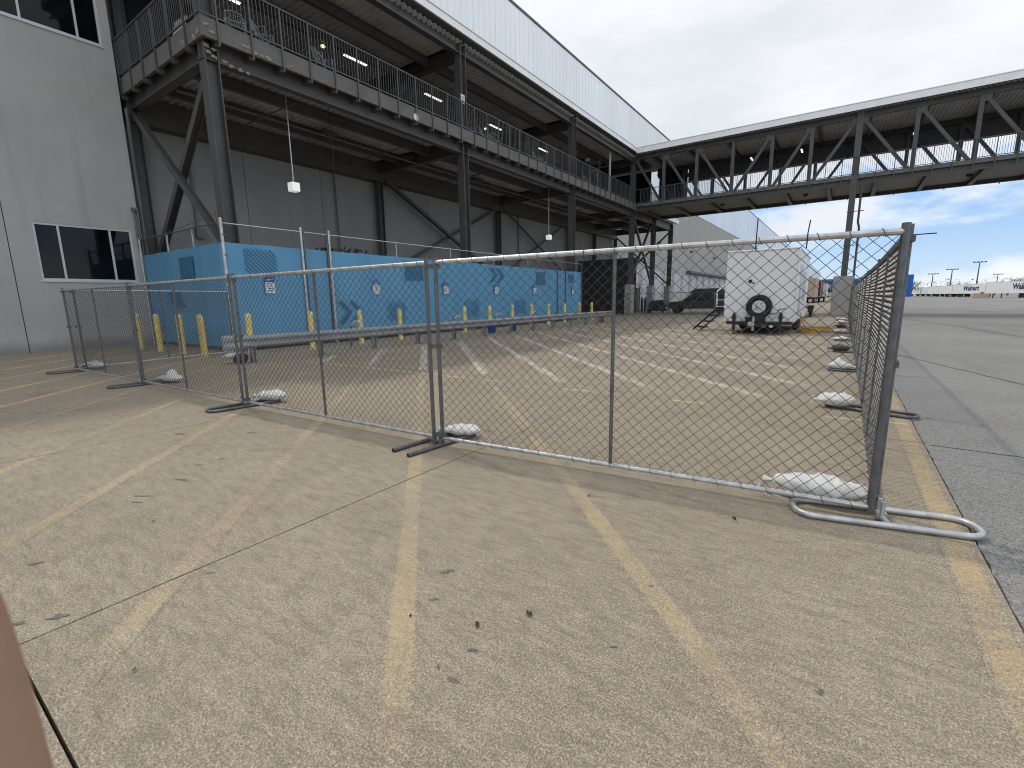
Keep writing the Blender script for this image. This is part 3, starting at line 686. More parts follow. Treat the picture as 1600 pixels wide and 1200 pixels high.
# ------------------------------------------------------------------ sky bridge
BY = 42.15; BZ = 48.0
sbr = thing('skybridge', 'covered steel truss bridge crossing from the balcony out over the lot', 'bridge')
vx = [-13.5, -10.83, -8.12, -5.42, -2.9, 2.9, 5.85, 8.8, 11.75, 14.7, 17.65, 20.6, 23.9]
for yy, nm in ((BY, 0), (BZ, 1)):
    obj('bottom_chord', MB().ibeam((CX+.2, yy, 9.24), (24, yy, 9.24), .3, .36).box(CX+.2, 24, yy-.05-(.12 if nm == 0 else -.05), yy-(.06 if nm == 0 else -.12), 9.42, 9.68), 'steel', sbr)
    obj('top_chord', MB().ibeam((CX+.2, yy, 13.53), (24, yy, 13.53), .3, .36), 'steel', sbr)
    for x in vx: obj('vertical', MB().box(x-.12, x+.12, yy-.10, yy+.10, 9.43, 13.34), 'steel', sbr)
    xs_ = [CX+.2, -13.5, -10.83, -8.12]
    seg = [(CX+.25, -13.62), (-13.38, -10.95), (-10.7, -8.24), (-5.54, -8.0), (-3.0, -5.3), (-.32, -2.78), (.0, 2.78), (3.0, 5.73), (5.97, 8.68), (8.92, 11.63), (11.87, 14.58), (14.82, 17.53), (17.77, 20.48)]
    for a, b_ in seg:
        obj('diagonal', MB().bar((a, yy, 13.3), (b_, yy, 9.5), .19, .19, (0, 1, 0)), 'steel', sbr)
        obj('gusset', MB().box(min(a, a+(.3 if b_ > a else -.3)), max(a, a+(.3 if b_ > a else -.3)), yy-.115, yy-.102, 12.95, 13.34), 'steel', sbr)
for x in (-.16, 24.2):
    for yy in (BY, BZ) if x > 1 else (BY,):
        obj('column', MB().box(x-.17, x+.17, yy-.22, yy+.22, 2.8, 13.5) if x > 1 else hcol(x, yy, 2.8, 13.7, .38, .42), 'steel', sbr); obj('pier', MB().box(x-.6, x+.6, yy-.5, yy+.5, 0, 2.8), 'pier', sbr, bevel=.02)
obj('column', hcol(-.16, BZ, 2.8, 13.5, .3, .34), 'steel', sbr); 
obj('pier', MB().box(-.6, .3, BZ-.4, BZ+.4, 0, 2.8), 'pier', sbr)
x = -15.4
while x < 23:
    obj('cross_beam', MB().ibeam((x, BY+.16, 9.22), (x+.0, BZ-.16, 9.22), .26, .34), 'steel', sbr); obj('soffit_panel', MB().box(x+.15, x+2.6, BY+.17, BZ-.17, 9.33, 9.36), 'soffit', sbr); x += 2.75
obj('floor_slab', MB().box(CX+.5, 24, BY-.05, BZ+.05, 9.46, 9.62), 'slab', sbr)
obj('fascia', MB().box(CX+.5, 24, BY-.21, BY-.17, 9.40, 9.66), 'slab', sbr)
obj('roof_slab', MB().box(-15.8, 24.5, BY-.55, BZ+.5, 13.78, 14.04), 'trim_dark', sbr)
obj('roof_trim', MB().box(-15.74, 24.5, BY-.64, BY-.552, 13.72, 14.14).box(-15.70, 24.5, BY-.68, BY-.5, 14.142, 14.19), 'trim', sbr); obj('roof_trim', MB().box(-15.7, 24.5, BZ+.502, BZ+.58, 13.74, 14.14), 'trim', sbr)
n_ = int(40/.25); vs = []
dk = corrug(0, 1, 0, 40, 0, .25, .07)
obj('roof_deck', MB().add([(-15.9+v[1], BY-.45+v[0]*(BZ-BY+.9), 13.70+v[2]) for v in dk.v], dk.f), 'deckmetal', sbr)
for x in [-14.6+3*i for i in range(13)]: obj('roof_cross_beam', MB().ibeam((x, BY+.2, 13.5), (x, BZ-.2, 13.5), .16, .3), 'steel', sbr)
nb = [-15.4+.965*i for i in range(41)]
p2 = MB().box(-.025, .025, BY-.262, BY-.212, 9.02, 10.80).mesh('rail_post'); p2.materials.append(MT['rail'])
for x in nb: link('rail_post', p2, None, sbr, (x, 0, 0))
for i in range(40):
    o = obj('balusters', bal((nb[i], BY-.237, 0), (nb[i+1], BY-.237, 0), 9.741, 10.80, .12), 'rail', sbr); o['kind'] = 'stuff'
obj('top_rail', MB().box(CX+.45, 24, BY-.262, BY-.21, 10.801, 10.85), 'rail', sbr); obj('bottom_rail', MB().box(CX+.45, 24, BY-.257, BY-.215, 9.70, 9.74), 'rail', sbr)
o = obj('far_balusters', bal((CX+.5, BZ+.22, 0), (24, BZ+.22, 0), 9.741, 10.80, .12), 'rail', sbr); o['kind'] = 'stuff'
obj('far_top_rail', MB().box(CX+.45, 24, BZ+.2, BZ+.25, 10.801, 10.85), 'rail', sbr)
for x in (-15, -12.1, -9.2, -6.3, -3.4, -.5, 2.4, 5.3, 8.2, 11): obj('far_rail_post', MB().box(x, x+.05, BZ+.255, BZ+.3, 9.0, 10.85), 'rail', sbr)
obj('far_header', MB().box(-13.1, 24, BZ+.17, BZ+.22, 12.15, 13.7), 'steel', sbr)
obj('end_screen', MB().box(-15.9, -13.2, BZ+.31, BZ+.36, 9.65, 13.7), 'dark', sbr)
obj('drain_pipe', MB().tube([(.32, BY-.1, 9.2), (.32, BY-.1, 6.5), (.42, BY-.1, 6.1), (.42, BY-.1, 2.0), (.9, BY-.2, 1.6), (.9, BY-.2, .05)], .07, 8).box(-.4, .6, BY-.26, BY-.22, 7.2, 7.25).box(-.4, .6, BY-.26, BY-.22, 4.9, 4.95), 'steel', sbr)
for i, (x, w) in enumerate(((-7.2, 'in the first third of the bridge'), (-3.7, 'just before the bridge pier'), (3.0, 'just past the bridge pier'), (9.5, 'near the right edge of the photo'))):
    t_ = thing('strip_light', 'short lit strip light under the bridge roof, '+w, 'light', (x, BY+2.2, 12.5), 0, 'strip lights under the bridge roof'); obj('tube', MB().box(-.05, .05, 0, 1.0, 0, .04), 'lamp', t_); obj('housing', MB().box(-.07, .07, -.05, 1.05, .041, .1), 'steel', t_)
for i, (x, w) in enumerate(((-9.3, 'first from the balcony'), (-3.2, 'left of the pier'), (6.2, 'right of the pier'))):
    t_ = thing('soffit_camera', 'small dark dome lamp under the bridge floor, '+w, 'lamp', (x, BY+3, 9.3), 0, 'dome lamps under the bridge'); obj('dome', MB().lathe([(.18, .02), (.16, -.1), (.04, -.18)], 12), 'black', t_); obj('mount', MB().lathe([(.2, .021), (.2, .028)], 12), 'steel', t_)

# dark screen wall under the balcony
t_ = thing('dark_screen_wall', 'tall black mesh screen closing the bay below the bridge end', 'screen', (0, 44, 0))
for k in range(5): x = -22.5+1.22*k; obj('screen_panel', MB().box(x+.01, x+1.21, -.02, .02, 0, 5.25), 'screen', t_)
for k in range(6): x = -22.5+1.22*k; obj('post', MB().box(x-.03, x+.03, .021, .1, 0, 5.3), 'steel', t_)

# ------------------------------------------------------------------ chain-link helpers
def chain(Wd, H, p=.085, r=.0017, z0=0):
    nw = int(Wd/(p*.55)); nh = int(H/(p*.515)); sx = Wd/nw; sz = H/nh; V = []; Fc = []
    for i in range(nw):
        base = len(V)
        for j in range(nh+1):
            odd = (i+j) % 2; x = (i+odd)*sx; z = z0+j*sz; yy = .003*(1 if odd else -1)
            V += [(x-r, yy, z), (x+r, yy, z), (x, yy+r*1.7, z)]
        for j in range(nh):
            a = base+3*j
            Fc += [(a, a+1, a+4, a+3), (a+1, a+2, a+5, a+4), (a+2, a, a+3, a+5)]
    mb = MB(); mb.v = V; mb.f = Fc; mb.mi = [0]*len(Fc); return mb
PL = 3.64; PH = 1.78
M_chain = chain(PL-.05, PH, .085, .0029, .09).mesh('chain_link'); M_chain.materials.append(MT['wire'])
def wraps(L_, z, y=0, r=.028, sp=.17):
    mb = MB(); x = .1; rr = random.Random(3)
    while x < L_-.1:
        pts = []
        for k in range(9):
            a = 2*math.pi*k/8; pts.append((x+.045*k/8, y+math.cos(a)*r, z+math.sin(a)*r))
        mb.tube(pts, .0022, 3, cap=False); x += sp
    return mb
WT = wraps(PL, 0, r=.0265).mesh('wire_ties'); WT.materials.append(MT['wire'])
def fence_panel(label, p, q, group, ties=(), post_mat='galvdull', rail='galv', ext=1.93, double=True, corner=False):
    p = Vector((*p, 0)); q = Vector((*q, 0)); d = q-p; L_ = d.length; an = math.atan2(d.y, d.x)
    c = p+d.normalized()*((L_-PL)/2)
    t_ = thing('chainlink_fence', label, 'fence', c, an, group)
    for k, x in enumerate((.012, PL-.012)):
        obj('end_post', MB().tube([(x, 0, .05), (x, 0, ext+(.01 if corner and k else 0))], .021 if not (corner and k) else .024, 10), post_mat, t_, smooth=False)
    obj('middle_post', MB().tube([(PL/2, 0, .1), (PL/2, 0, 1.86)], .016, 8), post_mat, t_)
    obj('top_rail', MB().tube([(.02, 0, 1.875), (PL-.02, 0, 1.875)], .0215, 10), rail, t_)
    obj('bottom_rail', MB().tube([(.02, 0, .085), (PL-.02, 0, .085)], .019, 10), rail, t_)
    o = link('chain_link', M_chain, None, t_, (.025, -.004, 0)); o['kind'] = 'stuff'
    for zz_ in (1.875, .085): link('wire_ties', WT, None, t_, (0, 0, zz_))['kind'] = 'stuff'
    for (x, z, dx, dz, dy) in ties:
        obj('cable_tie', MB().tube([(x, .02, z-.06), (x+.0, -.025, z-.02), (x, -.02, z+.03), (x+dx, dy, z+dz)], .004, 5), 'black', t_)
    for x in (.012,):
        for z in (1.05, 1.84, .12): obj('clamp', MB().box(x-.07, x+.03, -.03, .03, z-.02, z+.02), 'rust' if z > .5 and z < 1.5 else post_mat, t_)
    return t_
for me in (): pass
FP = [(-14.54, 3.0), (-10.87, 3.15), (-7.12, 3.26), (-3.38, 3.44), (.325, 3.81)]
gf = 'temporary chain-link fence panels in front'
fence_panel('chain-link panel farthest left in the front run, nearest the grey office wall', FP[0], FP[1], gf)
fence_panel('second front chain-link panel from the left, before the blue screen corner', FP[1], FP[2], gf)
fence_panel('third front chain-link panel, in front of the guardrail end', FP[2], FP[3], gf)
fence_panel('largest chain-link panel at right front, ending at the corner post by the asphalt', FP[3], FP[4], gf, ties=[(2.82, 1.87, .0, .16, .02), (3.12, 1.87, .01, .12, .03), (1.56, 1.87, -.03, .13, .02)], ext=1.915, corner=True)
fence_panel('chain-link panel running back from the far left end towards the blue screen corner', (-14.6, 3.12), (-15.15, 6.85), gf)
gs = 'temporary chain-link fence panels along the asphalt edge'
words = ['first', 'second', 'third', 'fourth', 'fifth', 'sixth', 'seventh', 'eighth', 'ninth']
for k in range(9):
    fence_panel('%s chain-link side panel back from the corner along the asphalt edge' % words[k], ((.30 if k == 0 else .33), 3.86+3.72*k+(.02 if k == 0 else 0)), (.33, 3.9+3.72*(k+1)), gs, rail='galvdull', ties=[(.3, 1.86, .0, .03, -.16)] if k == 0 else [])
gb = 'temporary fence panels far back by the bridge columns'
for k in range(3):
    fence_panel('%s far chain-link panel from the left, standing before the parked black truck' % words[k], (-15.9+3.72*k, 40.5), (-15.9+3.72*(k+1), 40.5), gb, rail='galvdull')

# corner cable tie and feet
def foot(label, c, an, Lf=.98, Wf=.25, opened=False, group='tubular fence feet', m='galvdull'):
    t_ = thing('fence_stand', label, 'fence stand', (c[0], c[1], 0), an, group)
    r = .021; z = r+.002
    if not opened:
        pts = []; h = Lf/2; w = Wf/2; rc = .11
        for cx_, cy_, a0 in ((h-rc, w-rc, 0), (-h+rc, w-rc, 90), (-h+rc, -w+rc, 180), (h-rc, -w+rc, 270)):
            for k in range(5):
                a = R(a0+22.5*k); pts.append((cx_+rc*math.cos(a), cy_+rc*math.sin(a), z))
        obj('loop_pipe', MB().tube(pts, r, 10, closed=True), m, t_, smooth=True)
    else:
        for s in (-1, 1):
            mb = MB().tube([(-Lf/2, s*Wf/2, z), (Lf/2, s*Wf/2, z)], r, 12, cap=False)
            obj('pipe', mb, m, t_, smooth=True)
            obj('pipe_end', MB().tube([(-Lf/2+.006, s*Wf/2, z), (-Lf/2+.01, s*Wf/2, z)], r*.97, 12), 'black', t_)
    obj('cross_bar', MB().tube([(0, -Wf/2+.01, z+.012), (0, Wf/2-.01, z+.012)], .018, 8).box(-.03, .03, -.03, .03, z-.01, z+.035), 'rust' if opened else m, t_)
    for s in (-1, 1): obj('sleeve', MB().tube([(0, s*.032, z+.02), (0, s*.032, .14)], .015, 8), 'galv', t_)
    return t_
foot('bent tube foot under the left end post of the front fence', (-14.62, 3.0), R(85))
foot('bent tube foot under the second front post from the left', (-10.95, 3.14), R(84))
foot('bent tube foot under the third front post, before the blue screen corner', (-7.18, 3.27), R(84))
foot('fence foot of two straight open ended pipes under the middle front post', (-3.43, 3.45), R(84), opened=True, Lf=.92)
foot('large shiny bent tube foot under the corner post by the asphalt', (.33, 3.82), R(13), Lf=1.02, Wf=.27, m='galv')
foot('tilted bent tube foot under the first side post past the corner', (.40, 7.50), R(-20))
for k in range(2, 9): foot('bent tube foot under the %s side post back from the corner' % words[k-1], (.36+.02*(k % 2), 3.9+3.72*k), R(-4+3*(k % 3)))
foot('bent tube foot beyond the ninth side panel at the far end', (.37, 3.9+3.72*9), 0)

# sandbags
def sandbag(label, c, an, lx_, ly_, lz_, seed, m='bag', peak=0, ties=True):
    t_ = thing('sandbag', label, 'sandbag', (c[0], c[1], c[2] if len(c) > 2 else .02), an, 'sandbags holding down the fence feet')
    nu, nv = 30, 20; vs = []; fs = []
    for i in range(nu+1):
        u = -1+2*i/nu
        fl = (1-abs(u)**4)**.5*(.78+.22*math.cos(u*2))
        endp = .10 if abs(u) > .96 else 0
        for j in range(nv):
            a = 2*math.pi*j/nv; ca, sa = math.cos(a), math.sin(a)
            yy = math.copysign(abs(ca)**.8, ca)*ly_/2*max(fl, .28); zz_ = math.copysign(abs(sa)**.9, sa)*lz_/2*max(fl, .12)+lz_/2
            n3_ = noise.noise(Vector((u*3+seed, ca*1.5, sa*1.5)))*.22*lz_ + noise.noise(Vector((u*9+seed, ca*4, sa*4)))*.10*lz_
            cr = abs(noise.noise(Vector((u*5+seed*2, ca*3, sa*2))))*.16*lz_
            zz_ += (n3_-cr)*(1 if sa > -.3 else .1)
            if peak: zz_ += peak*math.exp(-((u-.1)/.22)**2)*max(0, sa)**2
            vs.append((u*lx_/2, yy+n3_*.5, max(zz_, .0)))
    for i in range(nu):
        for j in range(nv):
            j2 = (j+1) % nv; fs.append((i*nv+j, i*nv+j2, (i+1)*nv+j2, (i+1)*nv+j))
    fs += [tuple(range(nv)), tuple(nu*nv+j for j in range(nv))]
    o = obj('sack', MB().add(vs, fs), m, t_, smooth=True)
    # gathered neck
    nk = MB(); e = -lx_/2
    n_ = 10; ring = []
    vs = []; fs = []
    for i, (x, rr_) in enumerate(((0.01, .55), (-.015, .3), (-.03, .28), (-.055, .55), (-.075, .72))):
        for j in range(n_):
            a = 2*math.pi*j/n_; q = rr_*ly_*.25*(1+.35*math.sin(j*2.7+seed)*(i > 2)); vs.append((e+x, q*math.cos(a), lz_*.42+q*math.sin(a)*.6))
    for i in range(4):
        for j in range(n_): fs.append((i*n_+j, i*n_+(j+1) % n_, (i+1)*n_+(j+1) % n_, (i+1)*n_+j))
    obj('neck', MB().add(vs, fs), m, t_, smooth=True)
    if ties: obj('tie_string', MB().tube([(e-.02, .03, lz_*.45), (e-.06, -.04, lz_*.25), (e-.03, -.12, .01), (e+.04, -.17, .006), (e+.11, -.19, .006)], .003, 5).tube([(e-.02, 0, lz_*.4), (e-.10, -.03, .03), (e-.08, -.12, .006), (e-.0, -.2, .006)], .003, 5), 'bag', t_)
    return t_
sandbag('long white sandbag with loose strings on the corner foot, nearest the camera', (-.02, 3.96, .035), R(2), .60, .25, .155, 1)
sandbag('flattened white sandbag beside the middle front post', (-3.36, 3.80, .03), R(20), .40, .24, .11, 2)
sandbag('white sandbag beside the third front post before the blue screen corner', (-7.12, 3.66, .03), R(28), .46, .26, .15, 3, ties=False)
sandbag('peaked white sandbag beside the second front post from the left', (-10.75, 3.58, .02), R(20), .52, .26, .14, 4, peak=.1, ties=False)
sandbag('white sandbag at the far left end of the front fence', (-14.75, 3.36, .02), R(60), .5, .28, .16, 5, peak=.06, ties=False)
sandbag('creased greyish white sandbag on the first side foot past the corner', (.04, 7.52, .03), R(10), .42, .28, .17, 6, ties=False)
sandbag('white sandbag with an upright ear on the second side foot', (.04, 11.35, .03), R(170), .44, .28, .15, 7, peak=.09, ties=False)
sandbag('dark green sandbag on the third side foot', (.04, 15.05, .03), R(0), .42, .28, .17, 8, m='bagdark', ties=False)
sandbag('flat white sandbag on the fourth side foot', (.04, 18.8, .03), R(0), .46, .28, .10, 9, peak=.05, ties=False)
sandbag('white sandbag on the fifth side foot, beside the trailer shadow', (-.02, 22.5, .03), R(15), .46, .28, .15, 10, ties=False)
sandbag('half dark sandbag on the sixth side foot', (.0, 26.2, .03), R(-10), .44, .28, .14, 11, m='bagdark', ties=False)
sandbag('white sandbag on the seventh side foot', (-.02, 29.95, .03), R(5), .5, .28, .15, 12, ties=False)
sandbag('white sandbag on the eighth side foot, farthest in the row', (-.02, 33.65, .03), R(5), .5, .3, .15, 13, ties=False)
sandbag('small white sandbag lying at the near end of the guardrail', (-12.75, 5.7, .12), R(70), .45, .26, .16, 14, ties=False)
t_ = thing('bin_bag', 'small black bag heaped at the near end of the guardrail', 'bag', (-12.55, 5.75, 0), 0)
o = sandbag('tmp', (0, 0, 0), 0, .42, .3, .26, 15, m='tarp', ties=False)
for c_ in list(o.children): c_.parent = t_
bpy.data.objects.remove(o)

# ------------------------------------------------------------------ guardrail
gr = thing('guardrail', 'long galvanised crash barrier in front of the yellow bollards', 'guardrail', (-12.3, 0, 0))
prof = [(0, .40), (.03, .42), (.075, .455), (.075, .50), (.015, .545), (.015, .57), (.075, .615), (.075, .66), (.03, .695), (0, .715)]
def wbeam(y0, y1, flat=0):
    vs = []; fs = []; ys_ = [y0+(y1-y0)*i/6 for i in range(7)]
    for s, off in ((0, 0), (1, -.006)):
        for yv in ys_:
            k = 1-flat*(1-(yv-y0)/(y1-y0))
            for x, z in prof: vs.append((x*k+off, yv, .555+(z-.555)*(1+.25*(1-k))))
    n = len(prof); m_ = 7
    for s in (0, 1):
        for i in range(6):
            for j in range(n-1): a = s*m_*n+i*n+j; fs.append((a, a+1, a+n+1, a+n))
    for i in range(6):
        for j in (0, n-1): a = i*n+j; fs.append((a, a+n, a+n+m_*n, a+m_*n))
    return MB().add(vs, fs)
yb = 6.1
obj('flared_end', wbeam(5.25, 6.09, .95), 'guard', gr)
k = 0
while yb < 29: obj('rail_section', wbeam(yb+.001, min(yb+3.8, 29.3)), 'guard', gr); yb += 3.8
for k in range(13):
    y = 6.0+1.93*k; obj('post', MB().ibeam((-.10, y, 0), (-.10, y, .66), .15, .10, .012, .01, up=(0, 1, 0)), 'guard', gr); obj('spacer', MB().box(-.045, -.008, y-.05, y+.05, .46, .66), 'guard', gr)

# ------------------------------------------------------------------ bollards
def bollard(label, x, y, lean=0, group='yellow bollards'):
    t_ = thing('bollard', label, 'bollard', (x, y, 0), 0, group)
    link('pipe', BOL, None, t_); link('cap', BOLC, None, t_)
    t_.rotation_euler = (R(lean), R(lean*.5), 0); return t_
BOL = MB().lathe([(.085, 0), (.085, 1.14)], 16).mesh('pipe', True); BOL.materials.append(MT['bollard'])
BOLC = MB().lathe([(.088, 1.139), (.084, 1.175), (.065, 1.21), (.03, 1.235), (.001, 1.24)], 16).mesh('cap', True); BOLC.materials.append(MT['bollardtop'])
by_ = [6.98, 9.0, 10.97, 12.87, 16.84, 18.76, 20.74, 22.67, 24.54, 26.55, 28.6, 30.5]
nth = ['first', 'second', 'third', 'fourth', 'fifth', 'sixth', 'seventh', 'eighth', 'ninth', 'tenth', 'eleventh', 'last']
for i, y in enumerate(by_): bollard('%s yellow bollard behind the guardrail counted from the blue screen corner' % nth[i], -14.5, y, (i % 3-1)*.6)
for i, (x, w) in enumerate(((-20.1, 'leftmost, nearest the office wall'), (-18.35, 'second from the office wall'), (-16.6, 'third from the office wall'), (-15.1, 'nearest the blue screen corner'))): bollard('yellow bollard before the left side of the blue screen, '+w, x, 5.95, .7*(i % 2))

# ------------------------------------------------------------------ blue screened enclosure
BXf = -15.75
en = thing('screened_enclosure', 'tall chain-link enclosure wrapped in bright blue windscreen fabric', 'enclosure')
def cloth(p, q, z0, z1, seed, amp=.015):
    p = Vector((*p, 0)); q = Vector((*q, 0)); d = q-p; n_ = max(6, int(d.length/.12)); nz = 16; nn = Vector((d.y, -d.x, 0)).normalized(); vs = []; fs = []
    for i in range(n_+1):
        for j in range(nz+1):
            b_ = p+d*(i/n_); z = z0+(z1-z0)*j/nz
            if j == nz: z += .015*noise.noise(Vector((i*.8, seed, 0)))-.02*abs(math.sin(i*.26))
            o_ = amp*(noise.noise(Vector((b_.x*1.5+b_.y*1.5, z*.7, seed)))+.5*noise.noise(Vector((b_.y*6+b_.x*6, z*1.5, seed))))
            vs.append((b_.x-nn.x*(.05-o_), b_.y-nn.y*(.05-o_), z))
    for i in range(n_):
        for j in range(nz): a = i*(nz+1)+j; fs.append((a, a+nz+1, a+nz+2, a+1))
    return MB().add(vs, fs)
segs = [(7.12, 9.67), (9.81, 10.69), (10.83, 17.5), (17.5, 24.4), (24.4, 27.83), (27.97, 28.95), (29.0, 31.35)]
for i, (a, b_) in enumerate(segs):
    obj('windscreen', cloth((BXf, a), (BXf, b_), .13, 3.40, i), 'blue', en, smooth=True)
    c_ = chain(b_-a, 3.80, .10, .0022, .12); o = obj('chain_link', MB(), 'wire', en) if False else None
    me = c_.mesh('chain_link'); me.materials.append(MT['wire']); o = link('chain_link', me, None, en, (BXf+.012, a, 0), R(90)); o['kind'] = 'stuff'
    obj('top_rail', MB().tube([(BXf, a, 3.95), (BXf, b_, 3.95)], .021, 8), 'galv', en)
    obj('bottom_rail', MB().tube([(BXf, a, .13), (BXf, b_, .13)], .018, 8), 'galvdull', en)
for y, r in ((7.1, .05), (9.70, .045), (9.79, .03), (10.71, .03), (10.80, .045), (14.1, .025), (17.5, .025), (21.0, .025), (24.4, .025), (27.87, .04), (28.98, .04), (31.4, .03)):
    xp_ = BXf-(.11 if r < .028 else 0)
    obj('post', MB().tube([(xp_, y, 0), (xp_, y, 4.0+(.06 if r > .03 else 0))], r, 12).lathe([(r, 4.061), (r*.6, 4.1), (.002, 4.12)] if r > .03 else [(r, 4.001), (.002, 4.02)], 12, (xp_, y, 0)), 'galv' if r > .04 or r < .03 else 'galvdull', en, smooth=False)
for z in (.6, 1.2, 1.8, 2.4, 3.0, 3.6):
    for y in (7.1, 9.7, 10.8): obj('band', MB().box(BXf-.06, BXf+.06, y-.02, y+.09, z-.012, z+.012), 'galvdull', en)
# left return
LX0, LX1 = -22.1, -15.82; LY = 7.02
obj('windscreen', cloth((LX0, LY), (LX1, LY), .13, 3.40, 20), 'blue', en, smooth=True)
me = chain(LX1-LX0, 3.8, .10, .0022, .12).mesh('chain_link'); me.materials.append(MT['wire']); o = link('chain_link', me, None, en, (LX0, LY-.012, 0)); o['kind'] = 'stuff'
obj('top_rail', MB().tube([(LX0, LY, 3.95), (LX1, LY, 3.95)], .022, 8).tube([(LX0, LY, 4.02), (-20.2, LY, 3.98), (-17, LY, 4.12), (LX1, LY, 4.22)], .01, 5), 'galvdull', en)
for x in (-20.0, -17.9): obj('post', MB().tube([(x, LY+.13, 0), (x, LY+.13, 4.0)], .035, 10), 'galv', en)
obj('post', MB().tube([(LX0, LY-.04, 0), (LX0, LY-.04, 3.98)], .03, 10), 'galv', en)
obj('cable_loop', MB().tube([(LX1+.0, LY, 4.22), (LX1+.08, LY-.03, 4.26), (LX1+.14, LY-.05, 4.1), (LX1+.13, LY-.05, 3.7), (LX1+.03, LY-.05, 3.3)], .012, 6), 'wire', en)
# printed pattern on the fabric (flat shapes on the cloth)
XP = BXf-.028
def pr(poly):  # list of (y,z)
    n = len(poly); o = obj('print', MB().add([(XP, y, z) for y, z in poly]+[(XP-.002, y, z) for y, z in poly], [tuple(range(n)), tuple(range(2*n-1, n-1, -1))]+[(i, n+i, n+(i+1) % n, (i+1) % n) for i in range(n)]), 'bluedark', en)
def rect(y0, y1, z0, z1): pr([(y0, z0), (y1, z0), (y1, z1), (y0, z1)])
def hatch(y0, y1, z0, z1, n, w):
    H = z1-z0; Wd = y1-y0
    for i in range(n):
        t = -Wd+(i+.5)*(H+Wd)/n
        # slope down to the right: z = z1 - t' - (y-y0)
        pts = []
        zt = z1-t-Wd if False else z0+H-(t)-0
        a0 = max(0, zt-H-0+0) if False else 0
        # line: z = c - (y-y0); c ranges
        c = z0+(i+.5)*(H+Wd)/n
        ya = max(0, c-z1); yb_ = min(Wd, c-z0)
        if yb_-ya < .08: continue
        pr([(y0+ya, c-ya-w/2), (y0+yb_, c-yb_-w/2), (y0+yb_, c-yb_+w/2), (y0+ya, c-ya+w/2)])
def chev(y0, z0, z1, w, d):
    zm = (z0+z1)/2; pr([(y0, z0), (y0+w, z0), (y0+w+d, zm), (y0+d, zm)]); pr([(y0+d, zm+.001), (y0+w+d, zm+.001), (y0+w, z1), (y0, z1)])
hatch(7.7, 8.75, 2.40, 3.25, 13, .06); 
chev(10.95, .68, 1.55, .28, .40); chev(11.45, .68, 1.55, .28, .40)
hatch(13.4, 14.4, .7, 1.5, 12, .055); rect(14.45, 15.55, 2.4, 3.22)
chev(20.4, 2.45, 3.22, .33, .5); chev(21.05, 2.45, 3.22, .33, .5)
hatch(18.3, 19.5, .7, 1.5, 11, .055); rect(25.2, 26.3, 2.4, 3.18); hatch(22.8, 24.0, .7, 1.5, 11, .055); rect(29.4, 30.2, 2.6, 3.15)
YP = LY+.072-.05+.006
def prl(poly):
    n = len(poly); yy = LY+.012
    obj('print', MB().add([(x, yy, z) for x, z in poly]+[(x, yy+.002, z) for x, z in poly], [tuple(range(n)), tuple(range(2*n-1, n-1, -1))]+[(i, n+i, n+(i+1) % n, (i+1) % n) for i in range(n)]), 'bluedark', en)
prl([(-18.95, 2.4), (-17.85, 2.4), (-17.85, 3.1), (-18.95, 3.1)])
for i in range(7): x = -19.9+.16*i; prl([(x, 1.4), (x+.05, 1.4), (x-.35, 2.0), (x-.40, 2.0)])
# parking signs on the screen
for i, (y, w) in enumerate(((8.41, 'first, nearest the enclosure corner'), (12.8, 'second, just past the gate'), (16.95, 'third along the screen'), (21.0, 'fourth, below the chevrons'), (24.95, 'fifth along the screen'), (30.0, 'last, past the far gate posts'))):
    t_ = thing('parking_sign', 'blue and white parking sign on the blue screen, '+w, 'sign', (BXf+.03, y, 2.1), 0, 'parking signs on the blue screen')
    obj('plate', MB().box(0, .008, -.16, .16, -.26, .10), 'signwhite', t_); obj('header', MB().box(0, .008, -.16, .16, .103, .26), 'signblue', t_)
    for (a, b_, z) in ((-.11, .11, .19), (-.10, .02, .15)): obj('print_line', MB().box(.0082, .009, a, b_, z-.008, z+.008), 'signwhite', t_)
    for z in (.05, -.02, -.10, -.17): obj('print_line', MB().box(.0082, .009, -.11+(.03 if z < -.05 else 0), .10, z-.012, z+.012), 'signblue', t_)
# wall mounted charging arms / cones behind the guardrail
for i, (y, w) in enumerate(((9.85, 'beside the second bollard'), (15.0, 'between the fourth and fifth bollards'), (18.0, 'before the sixth bollard'), (21.3, 'before the eighth bollard'), (26.9, 'beside the tenth bollard'))):
    t_ = thing('hose_coupling', 'small metal pipe coupling standing behind the guardrail, '+w, 'pipe fitting', (-13.6, y, 0), R(20*i), 'pipe couplings behind the guardrail')
    obj('riser', MB().tube([(0, 0, 0), (0, 0, .62), (.05, .05, .74)], .03, 8), 'galvdull', t_); obj('elbow', MB().tube([(.05, .05, .74), (.15, .12, .86), (.26, .18, .86), (.30, .2, .78)], .045, 8), 'galv', t_)
    obj('handle', MB().lathe([(.07, .9), (.07, .92)], 10, (.15, .12, 0)), 'galv', t_)
def tub(label, x, y, m, r=.2, h=.42):
    t_ = thing('bucket', label, 'bucket', (x, y, 0)); obj('body', MB().lathe([(r*.8, 0), (r, h), (r*1.06, h), (r*1.06, h+.03), (r*.92, h+.03), (r*.75, .03)], 18), m, t_, smooth=False)
    obj('handle', MB().tube([(r, 0, h), (r*.7, 0, h+.12), (0, 0, h+.17), (-r*.7, 0, h+.12), (-r, 0, h)], .008, 5), 'galvdull', t_)
tub('dark blue bucket under the guardrail, nearer of two', -13.2, 17.2, 'bluep'); tub('dark blue bucket under the guardrail, farther of two', -13.2, 18.9, 'bluep')
